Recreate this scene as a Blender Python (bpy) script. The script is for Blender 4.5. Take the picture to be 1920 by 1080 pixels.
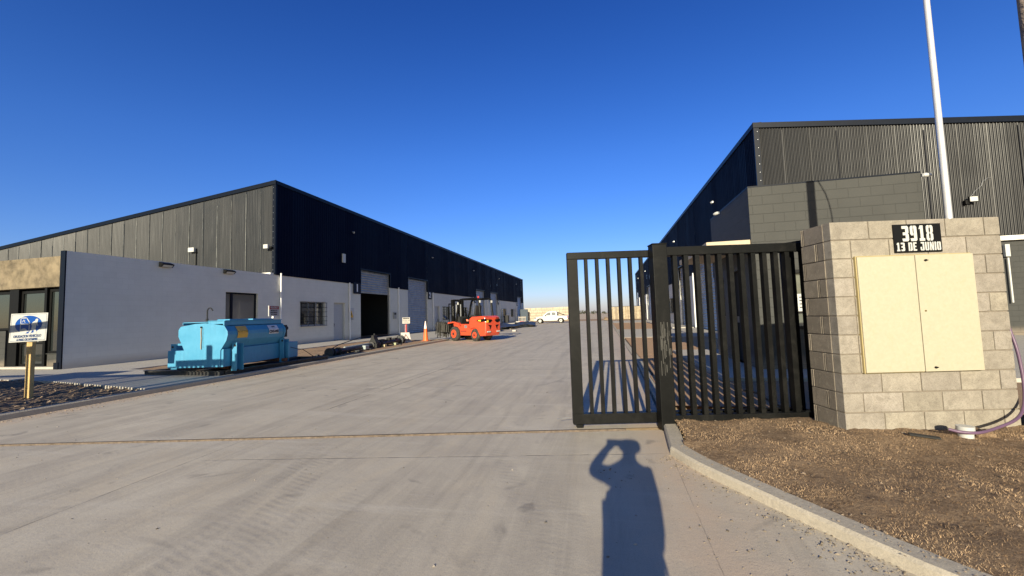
import bpy, math, random
from mathutils import Vector, Matrix, noise
random.seed(7)
R = math.radians
for o in list(bpy.data.objects):
    bpy.data.objects.remove(o)
S = bpy.context.scene
COL = S.collection

# ------------------------------------------------------------ camera, sky, sun
cam_d = bpy.data.cameras.new("camera"); cam = bpy.data.objects.new("camera", cam_d); COL.objects.link(cam)
cam_d.sensor_width = 36; cam_d.lens = 14.4375; cam_d.clip_start = 0.05; cam_d.clip_end = 3000
r_ = Vector((0.97500, 0.22005, -0.03092)); u_ = Vector((0.04471, -0.05796, 0.99732)); f_ = Vector((-0.21766, 0.97377, 0.06635))
cam.matrix_world = Matrix(((r_.x, u_.x, -f_.x, 0), (r_.y, u_.y, -f_.y, 0), (r_.z, u_.z, -f_.z, 1.40), (0, 0, 0, 1)))
S.camera = cam
SUN_EL, SUN_AZ = 16.9, 1.1
w = bpy.data.worlds.new("World"); S.world = w; w.use_nodes = True
nt = w.node_tree; nt.nodes.clear()
sky = nt.nodes.new('ShaderNodeTexSky'); sky.sky_type = 'NISHITA'; sky.sun_disc = False
sky.sun_elevation = R(SUN_EL); sky.sun_rotation = R(180 + SUN_AZ)
sky.altitude = 0; sky.air_density = 1.0; sky.dust_density = 0.6; sky.ozone_density = 4.0
bg = nt.nodes.new('ShaderNodeBackground'); bg.inputs[1].default_value = 0.088
hs = nt.nodes.new('ShaderNodeHueSaturation'); hs.inputs['Saturation'].default_value = 1.2
ow = nt.nodes.new('ShaderNodeOutputWorld')
nt.links.new(sky.outputs[0], hs.inputs['Color']); tn = nt.nodes.new('ShaderNodeMix'); tn.data_type = 'RGBA'; tn.blend_type = 'MULTIPLY'; tn.inputs[0].default_value = 1; tn.inputs[7].default_value = (.92, .90, 1.30, 1)
tc = nt.nodes.new('ShaderNodeTexCoord'); sx_ = nt.nodes.new('ShaderNodeSeparateXYZ'); nt.links.new(tc.outputs['Generated'], sx_.inputs[0])
mr = nt.nodes.new('ShaderNodeMapRange'); mr.interpolation_type = 'SMOOTHSTEP'; mr.inputs['From Min'].default_value = -.75; mr.inputs['From Max'].default_value = .15; nt.links.new(sx_.outputs[1], mr.inputs['Value'])
tw = nt.nodes.new('ShaderNodeMix'); tw.data_type = 'RGBA'; tw.inputs[6].default_value = (1.12, .98, .80, 1); tw.inputs[7].default_value = (.92, .90, 1.30, 1); nt.links.new(mr.outputs[0], tw.inputs[0]); nt.links.new(tw.outputs[2], tn.inputs[7])
cr = nt.nodes.new('ShaderNodeValToRGB'); nt.links.new(sx_.outputs[2], cr.inputs[0]); ce = cr.color_ramp.elements; ce.new(.12); ce.new(.35)
for k_, (p_, c_) in enumerate([(0.0, (1.12, 1.02, .92)), (.12, (1.06, 1.02, .98)), (.35, (.97, .96, 1.0)), (.75, (.50, .60, .80))]): ce[k_].position = p_; ce[k_].color = (*c_, 1)
t2_ = nt.nodes.new('ShaderNodeMix'); t2_.data_type = 'RGBA'; t2_.blend_type = 'MULTIPLY'; t2_.inputs[0].default_value = 1; nt.links.new(tn.outputs[2], t2_.inputs[6]); nt.links.new(cr.outputs[0], t2_.inputs[7]); nt.links.new(t2_.outputs[2], bg.inputs[0])
nt.links.new(hs.outputs[0], tn.inputs[6]); pass; nt.links.new(bg.outputs[0], ow.inputs[0])
sd = bpy.data.lights.new("sun", 'SUN'); sd.energy = 5.0; sd.angle = R(0.42); sd.color = (1.0, 0.90, 0.68)
sun = bpy.data.objects.new("sun", sd); COL.objects.link(sun)
dv = Vector((math.sin(R(SUN_AZ)) * math.cos(R(SUN_EL)), math.cos(R(SUN_AZ)) * math.cos(R(SUN_EL)), -math.sin(R(SUN_EL))))
sun.rotation_euler = dv.to_track_quat('-Z', 'Y').to_euler(); sun.location = (0, -30, 30)
S.view_settings.view_transform = 'Standard'; S.view_settings.look = 'None'; S.view_settings.exposure = 0.62; S.view_settings.gamma = 1
S.view_settings.use_curve_mapping = False
S.cycles.max_bounces = 6

# ------------------------------------------------------------ helpers
class MB:
    """collects polygons; build() links them as one mesh object"""
    def __init__(s, mat=None): s.v = []; s.f = []; s.m = []; s.mi = 0; s.T = mat
    def add(s, vs, fs, T=None):
        n = len(s.v); T2 = T if T is not None else s.T
        for p in vs:
            p = Vector(p)
            if T2 is not None: p = T2 @ p
            s.v.append(p)
        for f in fs: s.f.append([n + i for i in f]); s.m.append(s.mi)
        return s
    def box(s, a, b, T=None):
        x0, y0, z0 = a; x1, y1, z1 = b
        if x0 > x1: x0, x1 = x1, x0
        if y0 > y1: y0, y1 = y1, y0
        if z0 > z1: z0, z1 = z1, z0
        return s.add([(x0,y0,z0),(x1,y0,z0),(x1,y1,z0),(x0,y1,z0),(x0,y0,z1),(x1,y0,z1),(x1,y1,z1),(x0,y1,z1)],
                     [(0,3,2,1),(4,5,6,7),(0,1,5,4),(1,2,6,5),(2,3,7,6),(3,0,4,7)], T)
    def quad(s, a, b, c, d, T=None): return s.add([a,b,c,d], [(0,1,2,3)], T)
    def cyl(s, p0, p1, r0, r1=None, n=14, T=None, caps=True):
        p0 = Vector(p0); p1 = Vector(p1); r1 = r0 if r1 is None else r1
        d = (p1 - p0).normalized(); a = Vector((0,0,1)) if abs(d.z) < .9 else Vector((1,0,0))
        u = d.cross(a).normalized(); v = d.cross(u)
        vs = []
        for p, r in ((p0, r0), (p1, r1)):
            for i in range(n):
                t = 2*math.pi*i/n; vs.append(p + u*(r*math.cos(t)) + v*(r*math.sin(t)))
        fs = [(i, i+n, (i+1) % n + n, (i+1) % n) for i in range(n)]
        if caps: fs += [tuple(range(n)), tuple(reversed(range(n, 2*n)))]
        return s.add(vs, fs, T)
    def tube(s, pts, r, n=8, T=None):
        pts = [Vector(p) for p in pts]; vs = []; prev = None
        for i, p in enumerate(pts):
            d = (pts[min(i+1, len(pts)-1)] - pts[max(i-1, 0)]).normalized()
            if prev is None:
                a = Vector((0,0,1)) if abs(d.z) < .9 else Vector((1,0,0)); u = d.cross(a).normalized()
            else: u = (prev - d*prev.dot(d)).normalized()
            prev = u; v = d.cross(u); rr = r[i] if isinstance(r, (list, tuple)) else r
            for k in range(n):
                t = 2*math.pi*k/n; vs.append(p + u*(rr*math.cos(t)) + v*(rr*math.sin(t)))
        fs = []
        for i in range(len(pts)-1):
            for k in range(n):
                a = i*n+k; b = i*n+(k+1) % n; fs.append((a, a+n, b+n, b))
        fs += [tuple(range(n)), tuple(reversed(range((len(pts)-1)*n, len(pts)*n)))]
        return s.add(vs, fs, T)
    def prism(s, poly, axis, a, b, T=None):
        """extrude a 2D polygon (list of 2-tuples) along axis from a to b"""
        def P(q, t):
            return {'x': (t, q[0], q[1]), 'y': (q[0], t, q[1]), 'z': (q[0], q[1], t)}[axis]
        n = len(poly); vs = [P(q, a) for q in poly] + [P(q, b) for q in poly]
        ar = sum(poly[i][0]*poly[(i+1) % n][1] - poly[(i+1) % n][0]*poly[i][1] for i in range(n))
        flip = (ar > 0) ^ (axis == 'y') ^ (b < a)
        fs = [tuple(range(n)), tuple(range(2*n-1, n-1, -1))] + [(i, i+n, (i+1) % n+n, (i+1) % n) for i in range(n)]
        if flip: fs = [tuple(reversed(f)) for f in fs]; fs = [tuple(reversed(f)) for f in fs] if False else fs
        return s.add(vs, fs, T)
    def build(s, name, mats, parent=None, bevel=0, smooth=False, **kw):
        me = bpy.data.meshes.new(name); me.from_pydata([tuple(p) for p in s.v], [], s.f)
        if not isinstance(mats, (list, tuple)): mats = [mats]
        for m in mats: me.materials.append(m)
        if len(mats) > 1: me.polygons.foreach_set('material_index', s.m)
        me.validate(); me.update()
        import bmesh
        bm = bmesh.new(); bm.from_mesh(me); bmesh.ops.recalc_face_normals(bm, faces=bm.faces); bm.to_mesh(me); bm.free()
        if smooth: 
            me.polygons.foreach_set('use_smooth', [True]*len(me.polygons))
        o = bpy.data.objects.new(name, me); COL.objects.link(o)
        if parent: o.parent = parent
        if bevel:
            b = o.modifiers.new('bevel', 'BEVEL'); b.width = bevel; b.segments = 2; b.limit_method = 'ANGLE'; b.angle_limit = R(40)
        if smooth:
            try:
                me.set_sharp_from_angle(angle=R(45))
            except Exception: pass
        for k, v in kw.items(): o[k] = v
        return o
def empty(name, loc, label, cat, group=None, rz=0):
    o = bpy.data.objects.new(name, None); COL.objects.link(o); o.location = loc; o.rotation_euler = (0, 0, rz)
    o.empty_display_size = .2
    o['label'] = label; o['category'] = cat
    if group: o['group'] = group
    return o
def tag(o, label, cat, group=None):
    o['label'] = label; o['category'] = cat
    if group: o['group'] = group
    return o
def struct(o): o['kind'] = 'structure'; return o

# ---- materials
def newmat(name):
    m = bpy.data.materials.new(name); m.use_nodes = True; nt = m.node_tree
    return m, nt, nt.nodes['Principled BSDF']
def N(nt, t, **kw):
    n = nt.nodes.new(t)
    for k, v in kw.items():
        if k in n.inputs: n.inputs[k].default_value = v
        else: setattr(n, k, v)
    return n
def L(nt, a, b): nt.links.new(a, b)
def mth(nt, op, a, b=None, c=None, clamp=False):
    n = nt.nodes.new('ShaderNodeMath'); n.operation = op; n.use_clamp = clamp
    for i, x in enumerate((a, b, c)):
        if x is None: continue
        if isinstance(x, (int, float)): n.inputs[i].default_value = x
        else: nt.links.new(x, n.inputs[i])
    return n.outputs[0]
def mixc(nt, fac, a, b, mode='MIX'):
    n = nt.nodes.new('ShaderNodeMix'); n.data_type = 'RGBA'; n.blend_type = mode
    for sock, x in ((n.inputs[0], fac), (n.inputs[6], a), (n.inputs[7], b)):
        if isinstance(x, (int, float)): sock.default_value = x
        elif isinstance(x, tuple): sock.default_value = (*x[:3], 1)
        else: nt.links.new(x, sock)
    return n.outputs[2]
def ramp(nt, fac, stops):
    n = nt.nodes.new('ShaderNodeValToRGB'); e = n.color_ramp.elements
    while len(e) < len(stops): e.new(.5)
    for k, (p, c) in enumerate(stops):
        e[k].position = p; e[k].color = (c, c, c, 1) if isinstance(c, (int, float)) else (*c, 1)
    nt.links.new(fac, n.inputs[0]); return n.outputs[0]
def noise_(nt, vec, scale, detail=4, rough=.55, dist=0):
    n = nt.nodes.new('ShaderNodeTexNoise'); n.inputs['Scale'].default_value = scale; n.inputs['Detail'].default_value = detail
    n.inputs['Roughness'].default_value = rough; n.inputs['Distortion'].default_value = dist
    nt.links.new(vec, n.inputs['Vector']); return n.outputs['Fac']
def pos(nt): return nt.nodes.new('ShaderNodeNewGeometry').outputs['Position']
def objc(nt): return nt.nodes.new('ShaderNodeTexCoord').outputs['Object']
def scaled(nt, vec, s):
    n = nt.nodes.new('ShaderNodeMapping'); n.inputs['Scale'].default_value = s; nt.links.new(vec, n.inputs['Vector']); return n.outputs[0]
def bump(nt, h, strength, dist=.01, normal=None):
    n = nt.nodes.new('ShaderNodeBump'); n.inputs['Strength'].default_value = strength; n.inputs['Distance'].default_value = dist
    nt.links.new(h, n.inputs['Height'])
    if normal: nt.links.new(normal, n.inputs['Normal'])
    return n.outputs[0]
def simple(name, col, rough=.6, metal=0, var=.12, scale=6, bmp=.15, bscale=60, bd=.002, dirt=None, coat=0, world=False, spec=.5):
    m, nt, b = newmat(name); v = pos(nt) if world else objc(nt)
    n1 = noise_(nt, v, scale, 5, .6); 
    c = mixc(nt, ramp(nt, n1, [(.3, 0.0), (.7, 1.0)]), tuple(x*(1-var) for x in col), tuple(min(1, x*(1+var)) for x in col))
    if dirt:
        n2 = noise_(nt, v, scale*.6, 8, .7, 1.0)
        c = mixc(nt, ramp(nt, n2, [(.5, 0.0), (.72, dirt[1])]), c, dirt[0])
    L(nt, c, b.inputs['Base Color'])
    n3 = noise_(nt, v, bscale, 3)
    L(nt, mth(nt, 'MULTIPLY_ADD', n3, .25, rough-.12), b.inputs['Roughness']); b.inputs['Metallic'].default_value = metal; b.inputs['Specular IOR Level'].default_value = spec
    if bmp: L(nt, bump(nt, n3, bmp, bd), b.inputs['Normal'])
    if coat: b.inputs['Coat Weight'].default_value = coat; b.inputs['Coat Roughness'].default_value = .15
    return m
def blockwall(name, col, mortar, axis, rough=.75, bw=.4, bh=.2, bstr=.6, var=.1, streak=0.0, off=(0, 0), joint=.006, colstr=1.0, tone=.08):
    """painted concrete blocks: brick texture laid in real metres on a wall running along 'x' or 'y'"""
    m, nt, b = newmat(name); p = pos(nt)
    sp = nt.nodes.new('ShaderNodeSeparateXYZ'); L(nt, p, sp.inputs[0])
    cb = nt.nodes.new('ShaderNodeCombineXYZ')
    L(nt, mth(nt, 'ADD', sp.outputs[0 if axis == 'x' else 1], off[0]), cb.inputs[0]); L(nt, mth(nt, 'ADD', sp.outputs[2], off[1]), cb.inputs[1])
    br = nt.nodes.new('ShaderNodeTexBrick'); br.offset = .5
    br.inputs['Scale'].default_value = 1; br.inputs['Brick Width'].default_value = bw; br.inputs['Row Height'].default_value = bh
    br.inputs['Mortar Size'].default_value = joint; br.inputs['Mortar Smooth'].default_value = .3
    br.inputs['Color1'].default_value = (0, 0, 0, 1); br.inputs['Color2'].default_value = (1, 1, 1, 1); br.inputs['Mortar'].default_value = (.5, .5, .5, 1)
    L(nt, cb.outputs[0], br.inputs['Vector'])
    n1 = noise_(nt, p, 1.3, 5, .6); n2 = noise_(nt, p, 45, 5, .65)
    c = mixc(nt, ramp(nt, n1, [(.3, 0.0), (.7, 1.0)]), tuple(x*(1-var) for x in col), tuple(min(1, x*(1+var)) for x in col))
    c = mixc(nt, mth(nt, 'MULTIPLY', mth(nt, 'SUBTRACT', 1, br.outputs['Fac']), tone), c, br.outputs['Color'], 'OVERLAY')
    if streak:
        ns = noise_(nt, scaled(nt, p, (6, 6, .5)), 1.0, 6, .7)
        c = mixc(nt, ramp(nt, ns, [(.48, 0.0), (.75, streak)]), c, tuple(x*.55 for x in col))
    # dust splashed up from the ground
    zz = mth(nt, 'ADD', sp.outputs[2], mth(nt, 'MULTIPLY', n1, -.35))
    c = mixc(nt, ramp(nt, zz, [(0.0, .45), (.25, 0.0)]), c, (.34, .27, .20))
    c = mixc(nt, mth(nt, 'MULTIPLY', br.outputs['Fac'], colstr), c, mortar)
    L(nt, c, b.inputs['Base Color']); b.inputs['Roughness'].default_value = rough
    h = mth(nt, 'ADD', mth(nt, 'MULTIPLY', br.outputs['Fac'], -1.0), mth(nt, 'MULTIPLY', n2, .45))
    L(nt, bump(nt, h, bstr, .012), b.inputs['Normal'])
    return m

M = {}
M['white_y'] = blockwall('white_painted_block_long', (.70, .69, .62), (.54, .53, .48), 'y', bstr=.35, colstr=.35, var=.05, tone=.03)
M['white_x'] = blockwall('white_painted_block_front', (.74, .74, .76), (.52, .52, .54), 'x', bstr=.5)
M['olive_x'] = blockwall('dark_grey_painted_block_front', (.040, .0405, .038), (.026, .027, .024), 'x', rough=.7, bstr=.6, colstr=.5, tone=.03)
M['olive_y'] = blockwall('dark_grey_painted_block_side', (.040, .0405, .038), (.026, .027, .024), 'y', rough=.7, bstr=.8, colstr=.7)
M['beige_block'] = blockwall('beige_block_far', (.50, .42, .31), (.3, .25, .2), 'x', bw=1.2, bh=.6, joint=.03)
def cladding(name, col, rough, spec=.5, metal=0.0, axis='x', streak=.5):
    m, nt, b = newmat(name); p = pos(nt)
    ns = noise_(nt, scaled(nt, p, (9, 9, .35)), 1.0, 6, .65)
    n1 = noise_(nt, p, .9, 4)
    sp = nt.nodes.new('ShaderNodeSeparateXYZ'); L(nt, p, sp.inputs[0])
    u = sp.outputs[0 if axis == 'x' else 1]
    sheet = mth(nt, 'FLOOR', mth(nt, 'DIVIDE', u, 1.0))
    wn = nt.nodes.new('ShaderNodeTexWhiteNoise'); wn.noise_dimensions = '1D'; L(nt, sheet, wn.inputs['W'])
    c = mixc(nt, mth(nt, 'MULTIPLY', ns, .8), tuple(x*.65 for x in col), tuple(min(1, x*1.5) for x in col))
    c = mixc(nt, mth(nt, 'MULTIPLY', ramp(nt, ns, [(.52, 0.0), (.7, 1.0)]), streak*.35), c, (.21, .212, .21))
    L(nt, c, b.inputs['Base Color'])
    L(nt, mth(nt, 'ADD', mth(nt, 'MULTIPLY', wn.outputs[0], .14), mth(nt, 'MULTIPLY_ADD', n1, .16, rough-.14)), b.inputs['Roughness'])
    b.inputs['Metallic'].default_value = metal; b.inputs['Specular IOR Level'].default_value = spec
    return m
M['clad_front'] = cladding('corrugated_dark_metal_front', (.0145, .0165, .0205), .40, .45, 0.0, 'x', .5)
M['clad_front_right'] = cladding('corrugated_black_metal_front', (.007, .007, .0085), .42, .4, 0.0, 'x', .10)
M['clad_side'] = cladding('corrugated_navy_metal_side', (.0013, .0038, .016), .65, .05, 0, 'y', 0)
M['navy'] = simple('navy_flashing', (.002, .0045, .012), .42, spec=.2, var=.2, bmp=.05)
M['navy_matte'] = simple('navy_paint', (.004, .007, .02), .6, spec=.2, bmp=.05)
M['white_trim'] = simple('white_trim', (.78, .76, .70), .5, var=.05)
M['roof'] = simple('roof_sheet', (.25, .26, .28), .4, .6)
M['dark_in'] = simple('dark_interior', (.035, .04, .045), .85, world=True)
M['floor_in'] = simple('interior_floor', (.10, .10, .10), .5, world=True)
M['roller'] = simple('galvanised_slat', (.30, .30, .29), .42, .15, var=.2, scale=2, world=True)
M['door_grey'] = simple('grey_door_paint', (.46, .47, .48), .5, var=.05)
M['black'] = simple('black_paint', (.005, .005, .005), .5, spec=.2, var=.2, bmp=.06)
M['blackm'] = simple('black_matte', (.018, .018, .018), .75, var=.25)
M['rubber'] = simple('tyre_rubber', (.03, .028, .026), .85, var=.3, scale=12, bmp=.4, dirt=((.16, .13, .10), .7))
M['white_p'] = simple('white_paint', (.50, .50, .48), .4, var=.04, bmp=.05)
M['white_shade_lift'] = simple('white_paint_shade_lift', (.80, .80, .80), .4, var=.03, bmp=0)  # same white, colour raised for digits and pipes that stand in shade
M['galv'] = simple('galvanised', (.42, .43, .44), .4, .7, var=.15)
def glassm(name, col, rough=.03):
    m, nt, b = newmat(name); b.inputs['Base Color'].default_value = (*col, 1); b.inputs['Roughness'].default_value = rough
    b.inputs['Specular IOR Level'].default_value = 1.0; b.inputs['Coat Weight'].default_value = .6; b.inputs['Coat Roughness'].default_value = .02
    n = noise_(nt, objc(nt), 1.2, 2); L(nt, bump(nt, n, .03, .02), b.inputs['Normal']); return m
M['glass'] = glassm('dark_glass', (.02, .024, .024))
M['glass_beige'] = glassm('beige_backed_glass', (.17, .16, .135), .12)

# concrete of the yard
def seg_mask(nt, px, py, a, b, wdt, soft):
    """1 near the ground segment a-b (metres)"""
    ax, ay = a; bx, by = b; dx, dy = bx-ax, by-ay; l = math.hypot(dx, dy); dx /= l; dy /= l
    ex = mth(nt, 'SUBTRACT', px, ax); ey = mth(nt, 'SUBTRACT', py, ay)
    t = mth(nt, 'MULTIPLY_ADD', ex, dx, mth(nt, 'MULTIPLY', ey, dy))
    n = mth(nt, 'ABSOLUTE', mth(nt, 'SUBTRACT', mth(nt, 'MULTIPLY', ex, dy), mth(nt, 'MULTIPLY', ey, dx)))
    mm = nt.nodes.new('ShaderNodeMapRange'); mm.interpolation_type = 'SMOOTHSTEP'
    mm.inputs['From Min'].default_value = wdt; mm.inputs['From Max'].default_value = wdt+soft; mm.inputs['To Min'].default_value = 1; mm.inputs['To Max'].default_value = 0
    L(nt, n, mm.inputs['Value'])
    e = nt.nodes.new('ShaderNodeMapRange'); e.interpolation_type = 'SMOOTHSTEP'
    e.inputs['From Min'].default_value = -.05; e.inputs['From Max'].default_value = .25; L(nt, t, e.inputs['Value'])
    g = nt.nodes.new('ShaderNodeMapRange'); g.interpolation_type = 'SMOOTHSTEP'
    g.inputs['From Min'].default_value = l+.05; g.inputs['From Max'].default_value = l-.25; L(nt, t, g.inputs['Value'])
    return mth(nt, 'MULTIPLY', mm.outputs[0], mth(nt, 'MULTIPLY', e.outputs[0], g.outputs[0])), t
def concrete_road():
    m, nt, b = newmat('yard_concrete'); p = pos(nt)
    sp = nt.nodes.new('ShaderNodeSeparateXYZ'); L(nt, p, sp.inputs[0])
    wob = noise_(nt, p, .8, 4, .6); wob2 = noise_(nt, p, 9, 4, .7)
    px = mth(nt, 'MULTIPLY_ADD', mth(nt, 'SUBTRACT', wob, .5), .12, sp.outputs[0]); py = sp.outputs[1]
    pxj = mth(nt, 'MULTIPLY_ADD', mth(nt, 'SUBTRACT', wob2, .5), .015, sp.outputs[0]); pyj = mth(nt, 'MULTIPLY_ADD', mth(nt, 'SUBTRACT', wob2, .5), .012, py)
    big = noise_(nt, p, .35, 5, .6, .6); mid = noise_(nt, p, 2.2, 6, .65, .5); fine = noise_(nt, p, 130, 4, .7)
    grain = noise_(nt, p, 35, 5, .7)
    c = mixc(nt, ramp(nt, big, [(.3, 0.0), (.7, 1.0)]), (.50, .44, .345), (.62, .55, .435))
    c = mixc(nt, ramp(nt, mid, [(.35, .55), (.65, 0.0)]), c, (.43, .37, .285))
    # brushed and driven streaks along the drive
    st = noise_(nt, scaled(nt, p, (3.2, .22, 1)), 1.0, 7, .7, .5)
    c = mixc(nt, ramp(nt, st, [(.48, 0.0), (.66, .55)]), c, (.33, .285, .225))
    st2 = noise_(nt, scaled(nt, p, (1.1, .3, 1)), 1.3, 6, .7, 1.2)
    c = mixc(nt, ramp(nt, st2, [(.52, 0.0), (.72, .45)]), c, (.62, .52, .37))
    # pale scuffs across the yard
    sc = noise_(nt, scaled(nt, p, (.28, 2.4, 1)), 1.0, 6, .7, .8)
    c = mixc(nt, ramp(nt, sc, [(.54, 0.0), (.68, .5)]), c, (.62, .56, .46))
    # dusty drift near the kerbs
    dk = mth(nt, 'MINIMUM', mth(nt, 'ABSOLUTE', mth(nt, 'ADD', sp.outputs[0], 9.25)), mth(nt, 'ABSOLUTE', mth(nt, 'SUBTRACT', sp.outputs[0], .6)))
    dk = mth(nt, 'MULTIPLY_ADD', mth(nt, 'SUBTRACT', mid, .5), -1.1, dk)
    c = mixc(nt, ramp(nt, dk, [(0.0, .8), (.5, 0.0)]), c, (.56, .43, .31))
    # tyre tracks: two lugged ribs each
    hm = None
    for a, bb, wd, st_ in [((-2.0, 1.2), (-2.95, 4.1), .075, .75), ((-1.98, 1.2), (-2.28, 2.95), .04, .5), ((-2.3, 1.2), (-3.2, 4.2), .05, .6), ((-1.45, 1.3), (-2.15, 3.4), .07, .3),
                           ((-.05, 1.9), (-1.25, 4.4), .06, .4), ((.2, 1.9), (-.95, 4.4), .05, .3), ((-5.2, 1.2), (-5.6, 5.5), .09, .35), ((-3.6, 4.5), (-3.9, 9.5), .1, .4),
                           ((-6.7, 1.2), (-7.2, 6.5), .08, .3), ((-2.6, 6), (-5.6, 15), .12, .35), ((-4.4, 6), (-7.2, 14.5), .12, .35), ((-.9, 7), (-1.6, 18), .12, .3), ((-2.4, 9), (-3.2, 26), .12, .3)]:
        mk, t = seg_mask(nt, px, py, a, bb, wd, .07)
        tread = mth(nt, 'MULTIPLY_ADD', mth(nt, 'SINE', mth(nt, 'MULTIPLY_ADD', t, 105, mth(nt, 'MULTIPLY', px, 60))), .3, .7)
        br = ramp(nt, noise_(nt, p, 3.2, 4, .7), [(.35, .15), (.6, .85)])
        v = mth(nt, 'MULTIPLY', mth(nt, 'MULTIPLY', mk, tread), mth(nt, 'MULTIPLY', br, st_))
        hm = v if hm is None else mth(nt, 'MAXIMUM', hm, v)
    c = mixc(nt, mth(nt, 'MULTIPLY', hm, .55), c, (.22, .195, .17))
    # joints cut in the slab
    jm = None
    for a, bb, wd in [((-4.0, .5), (-4.36, 5.0), .001), ((-4.19, 3.54), (.56, 4.36), .004), ((.57, 4.25), (.50, -2), -.003), ((-4.36, 5.6), (-4.6, 66), .01),
                      ((-9.2, 10.5), (.7, 10.5), .012), ((-9.2, 16), (.7, 16), .014), ((-9.2, 22.2), (.7, 22.2), .018), ((-9.2, 28.5), (.7, 28.5), .02), ((-9.2, 36), (.7, 36), .025), ((-9.2, 46), (.7, 46), .03)]:
        mk, t = seg_mask(nt, pxj, pyj, a, bb, wd, .008)
        jm = mk if jm is None else mth(nt, 'MAXIMUM', jm, mk)
    jm = mth(nt, 'MULTIPLY', jm, ramp(nt, noise_(nt, p, 4, 3), [(.35, .08), (.6, .75)]))
    c = mixc(nt, jm, c, (.10, .085, .07))
    # fine speckle, small stones bedded in the surface
    c = mixc(nt, ramp(nt, fine, [(.32, .45), (.5, 0.0)]), c, (.16, .14, .12))
    c = mixc(nt, ramp(nt, grain, [(.62, 0.0), (.75, .35)]), c, (.55, .48, .40))
    # a damp, dark oily patch here and there
    ol = noise_(nt, p, 1.1, 3, .5, 2)
    c = mixc(nt, ramp(nt, ol, [(.64, 0.0), (.72, .45)]), c, (.17, .15, .13))
    L(nt, c, b.inputs['Base Color'])
    L(nt, mth(nt, 'MULTIPLY_ADD', mid, .3, .58), b.inputs['Roughness'])
    h = mth(nt, 'ADD', mth(nt, 'MULTIPLY', fine, .5), mth(nt, 'MULTIPLY', grain, .9))
    h = mth(nt, 'ADD', h, mth(nt, 'MULTIPLY', mid, 1.6)); h = mth(nt, 'SUBTRACT', h, mth(nt, 'MULTIPLY', jm, 2.5))
    h = mth(nt, 'SUBTRACT', h, mth(nt, 'MULTIPLY', hm, .8))
    L(nt, bump(nt, h, .35, .006), b.inputs['Normal'])
    return m
M['road'] = concrete_road()
def rough_ground(name, c1, c2, c3, s=1.0, bs=.8):
    m, nt, b = newmat(name); p = pos(nt)
    a = noise_(nt, p, 3*s, 7, .7, .4); g = noise_(nt, p, 28*s, 6, .75); f = noise_(nt, p, 140*s, 4, .7)
    c = mixc(nt, ramp(nt, a, [(.35, 0.0), (.65, 1.0)]), c1, c2)
    c = mixc(nt, ramp(nt, g, [(.45, 0.0), (.62, .8)]), c, c3)
    c = mixc(nt, ramp(nt, f, [(.3, .6), (.5, 0.0)]), c, tuple(x*.5 for x in c1))
    L(nt, c, b.inputs['Base Color']); b.inputs['Roughness'].default_value = .95; b.inputs['Specular IOR Level'].default_value = .15
    L(nt, bump(nt, mth(nt, 'ADD', g, mth(nt, 'MULTIPLY', f, .4)), bs, .02), b.inputs['Normal'])
    return m
M['slab'] = rough_ground('walkway_concrete', (.50, .46, .40), (.43, .40, .35), (.55, .51, .44), .6, .12)
M['kerb'] = rough_ground('kerb_concrete', (.45, .40, .32), (.52, .46, .37), (.39, .345, .28), 1.5, .3)
M['soil'] = rough_ground('loose_soil', (.19, .135, .095), (.27, .195, .135), (.31, .235, .165), 1.5, 1.0)
M['dirt'] = rough_ground('sandy_dirt', (.36, .245, .155), (.42, .295, .19), (.33, .22, .14), 1.0, .5)
M['sand'] = rough_ground('raked_sand', (.47, .30, .175), (.52, .34, .20), (.44, .28, .165), .8, .25)
M['field'] = rough_ground('dry_field', (.55, .43, .30), (.62, .50, .36), (.46, .36, .24), .05, .3)
M['turf_base'] = rough_ground('dry_turf_soil', (.15, .10, .065), (.31, .215, .135), (.40, .285, .18), 1.2, 1.0)

# ------------------------------------------------------------ ground
g = MB(); g.quad((-900, -300, -.04), (900, -300, -.04), (900, 1500, -.04), (-900, 1500, -.04))
struct(g.build('ground', M['field']))
def sheet(name, pts, z, mat, parent=None, th=None):
    m = MB()
    if th is None: m.add([(x, y, z) for x, y in pts], [tuple(range(len(pts)))])
    else: m.prism(pts, 'z', z-th, z)
    o = m.build(name, mat, parent, bevel=.008 if th else 0)
    return o
# the drive: one flat sheet with the drain slot of the gate track cut in
U = Vector((.980, .199, 0)); V = Vector((-.199, .980, 0)); GO = Vector((.63, 5.25, 0))
def G2(u, v, z=0): p = GO + U*u + V*v; return (p.x, p.y, z)
road_pts_near = [(-40, -12), (14, -12), (14, -2.0), (4.2, .2), (2.35, 1.65), (1.62, 2.46), (1.44, 2.69), (1.30, 2.94), (1.05, 3.36), (.73, 3.92), (.56, 4.32), (.62, 5.20)]
yl = 5.25 + (-9.25-.63)*.203
slotn = [(.62, 5.20), (-9.30, yl-.05), (-30, yl-.05-20.7*.203)]
m = MB()
m.add([(x, y, 0) for x, y in road_pts_near + slotn[1:] + [(-40, -3)]], [tuple(range(len(road_pts_near)+3))])
m.add([(x, y, 0) for x, y in [(-9.30, yl+.05), (.64, 5.32), (.78, 12), (.72, 40), (.9, 74), (-17.5, 74), (-11.8, 56), (-9.32, 40), (-9.30, 22)]], [tuple(range(9))])
struct(m.build('road', M['road']))
struct(sheet('yard_end_ground', [(-30, 66), (8, 66), (12, 96), (-34, 96)], -.012, M['dirt']))
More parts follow.
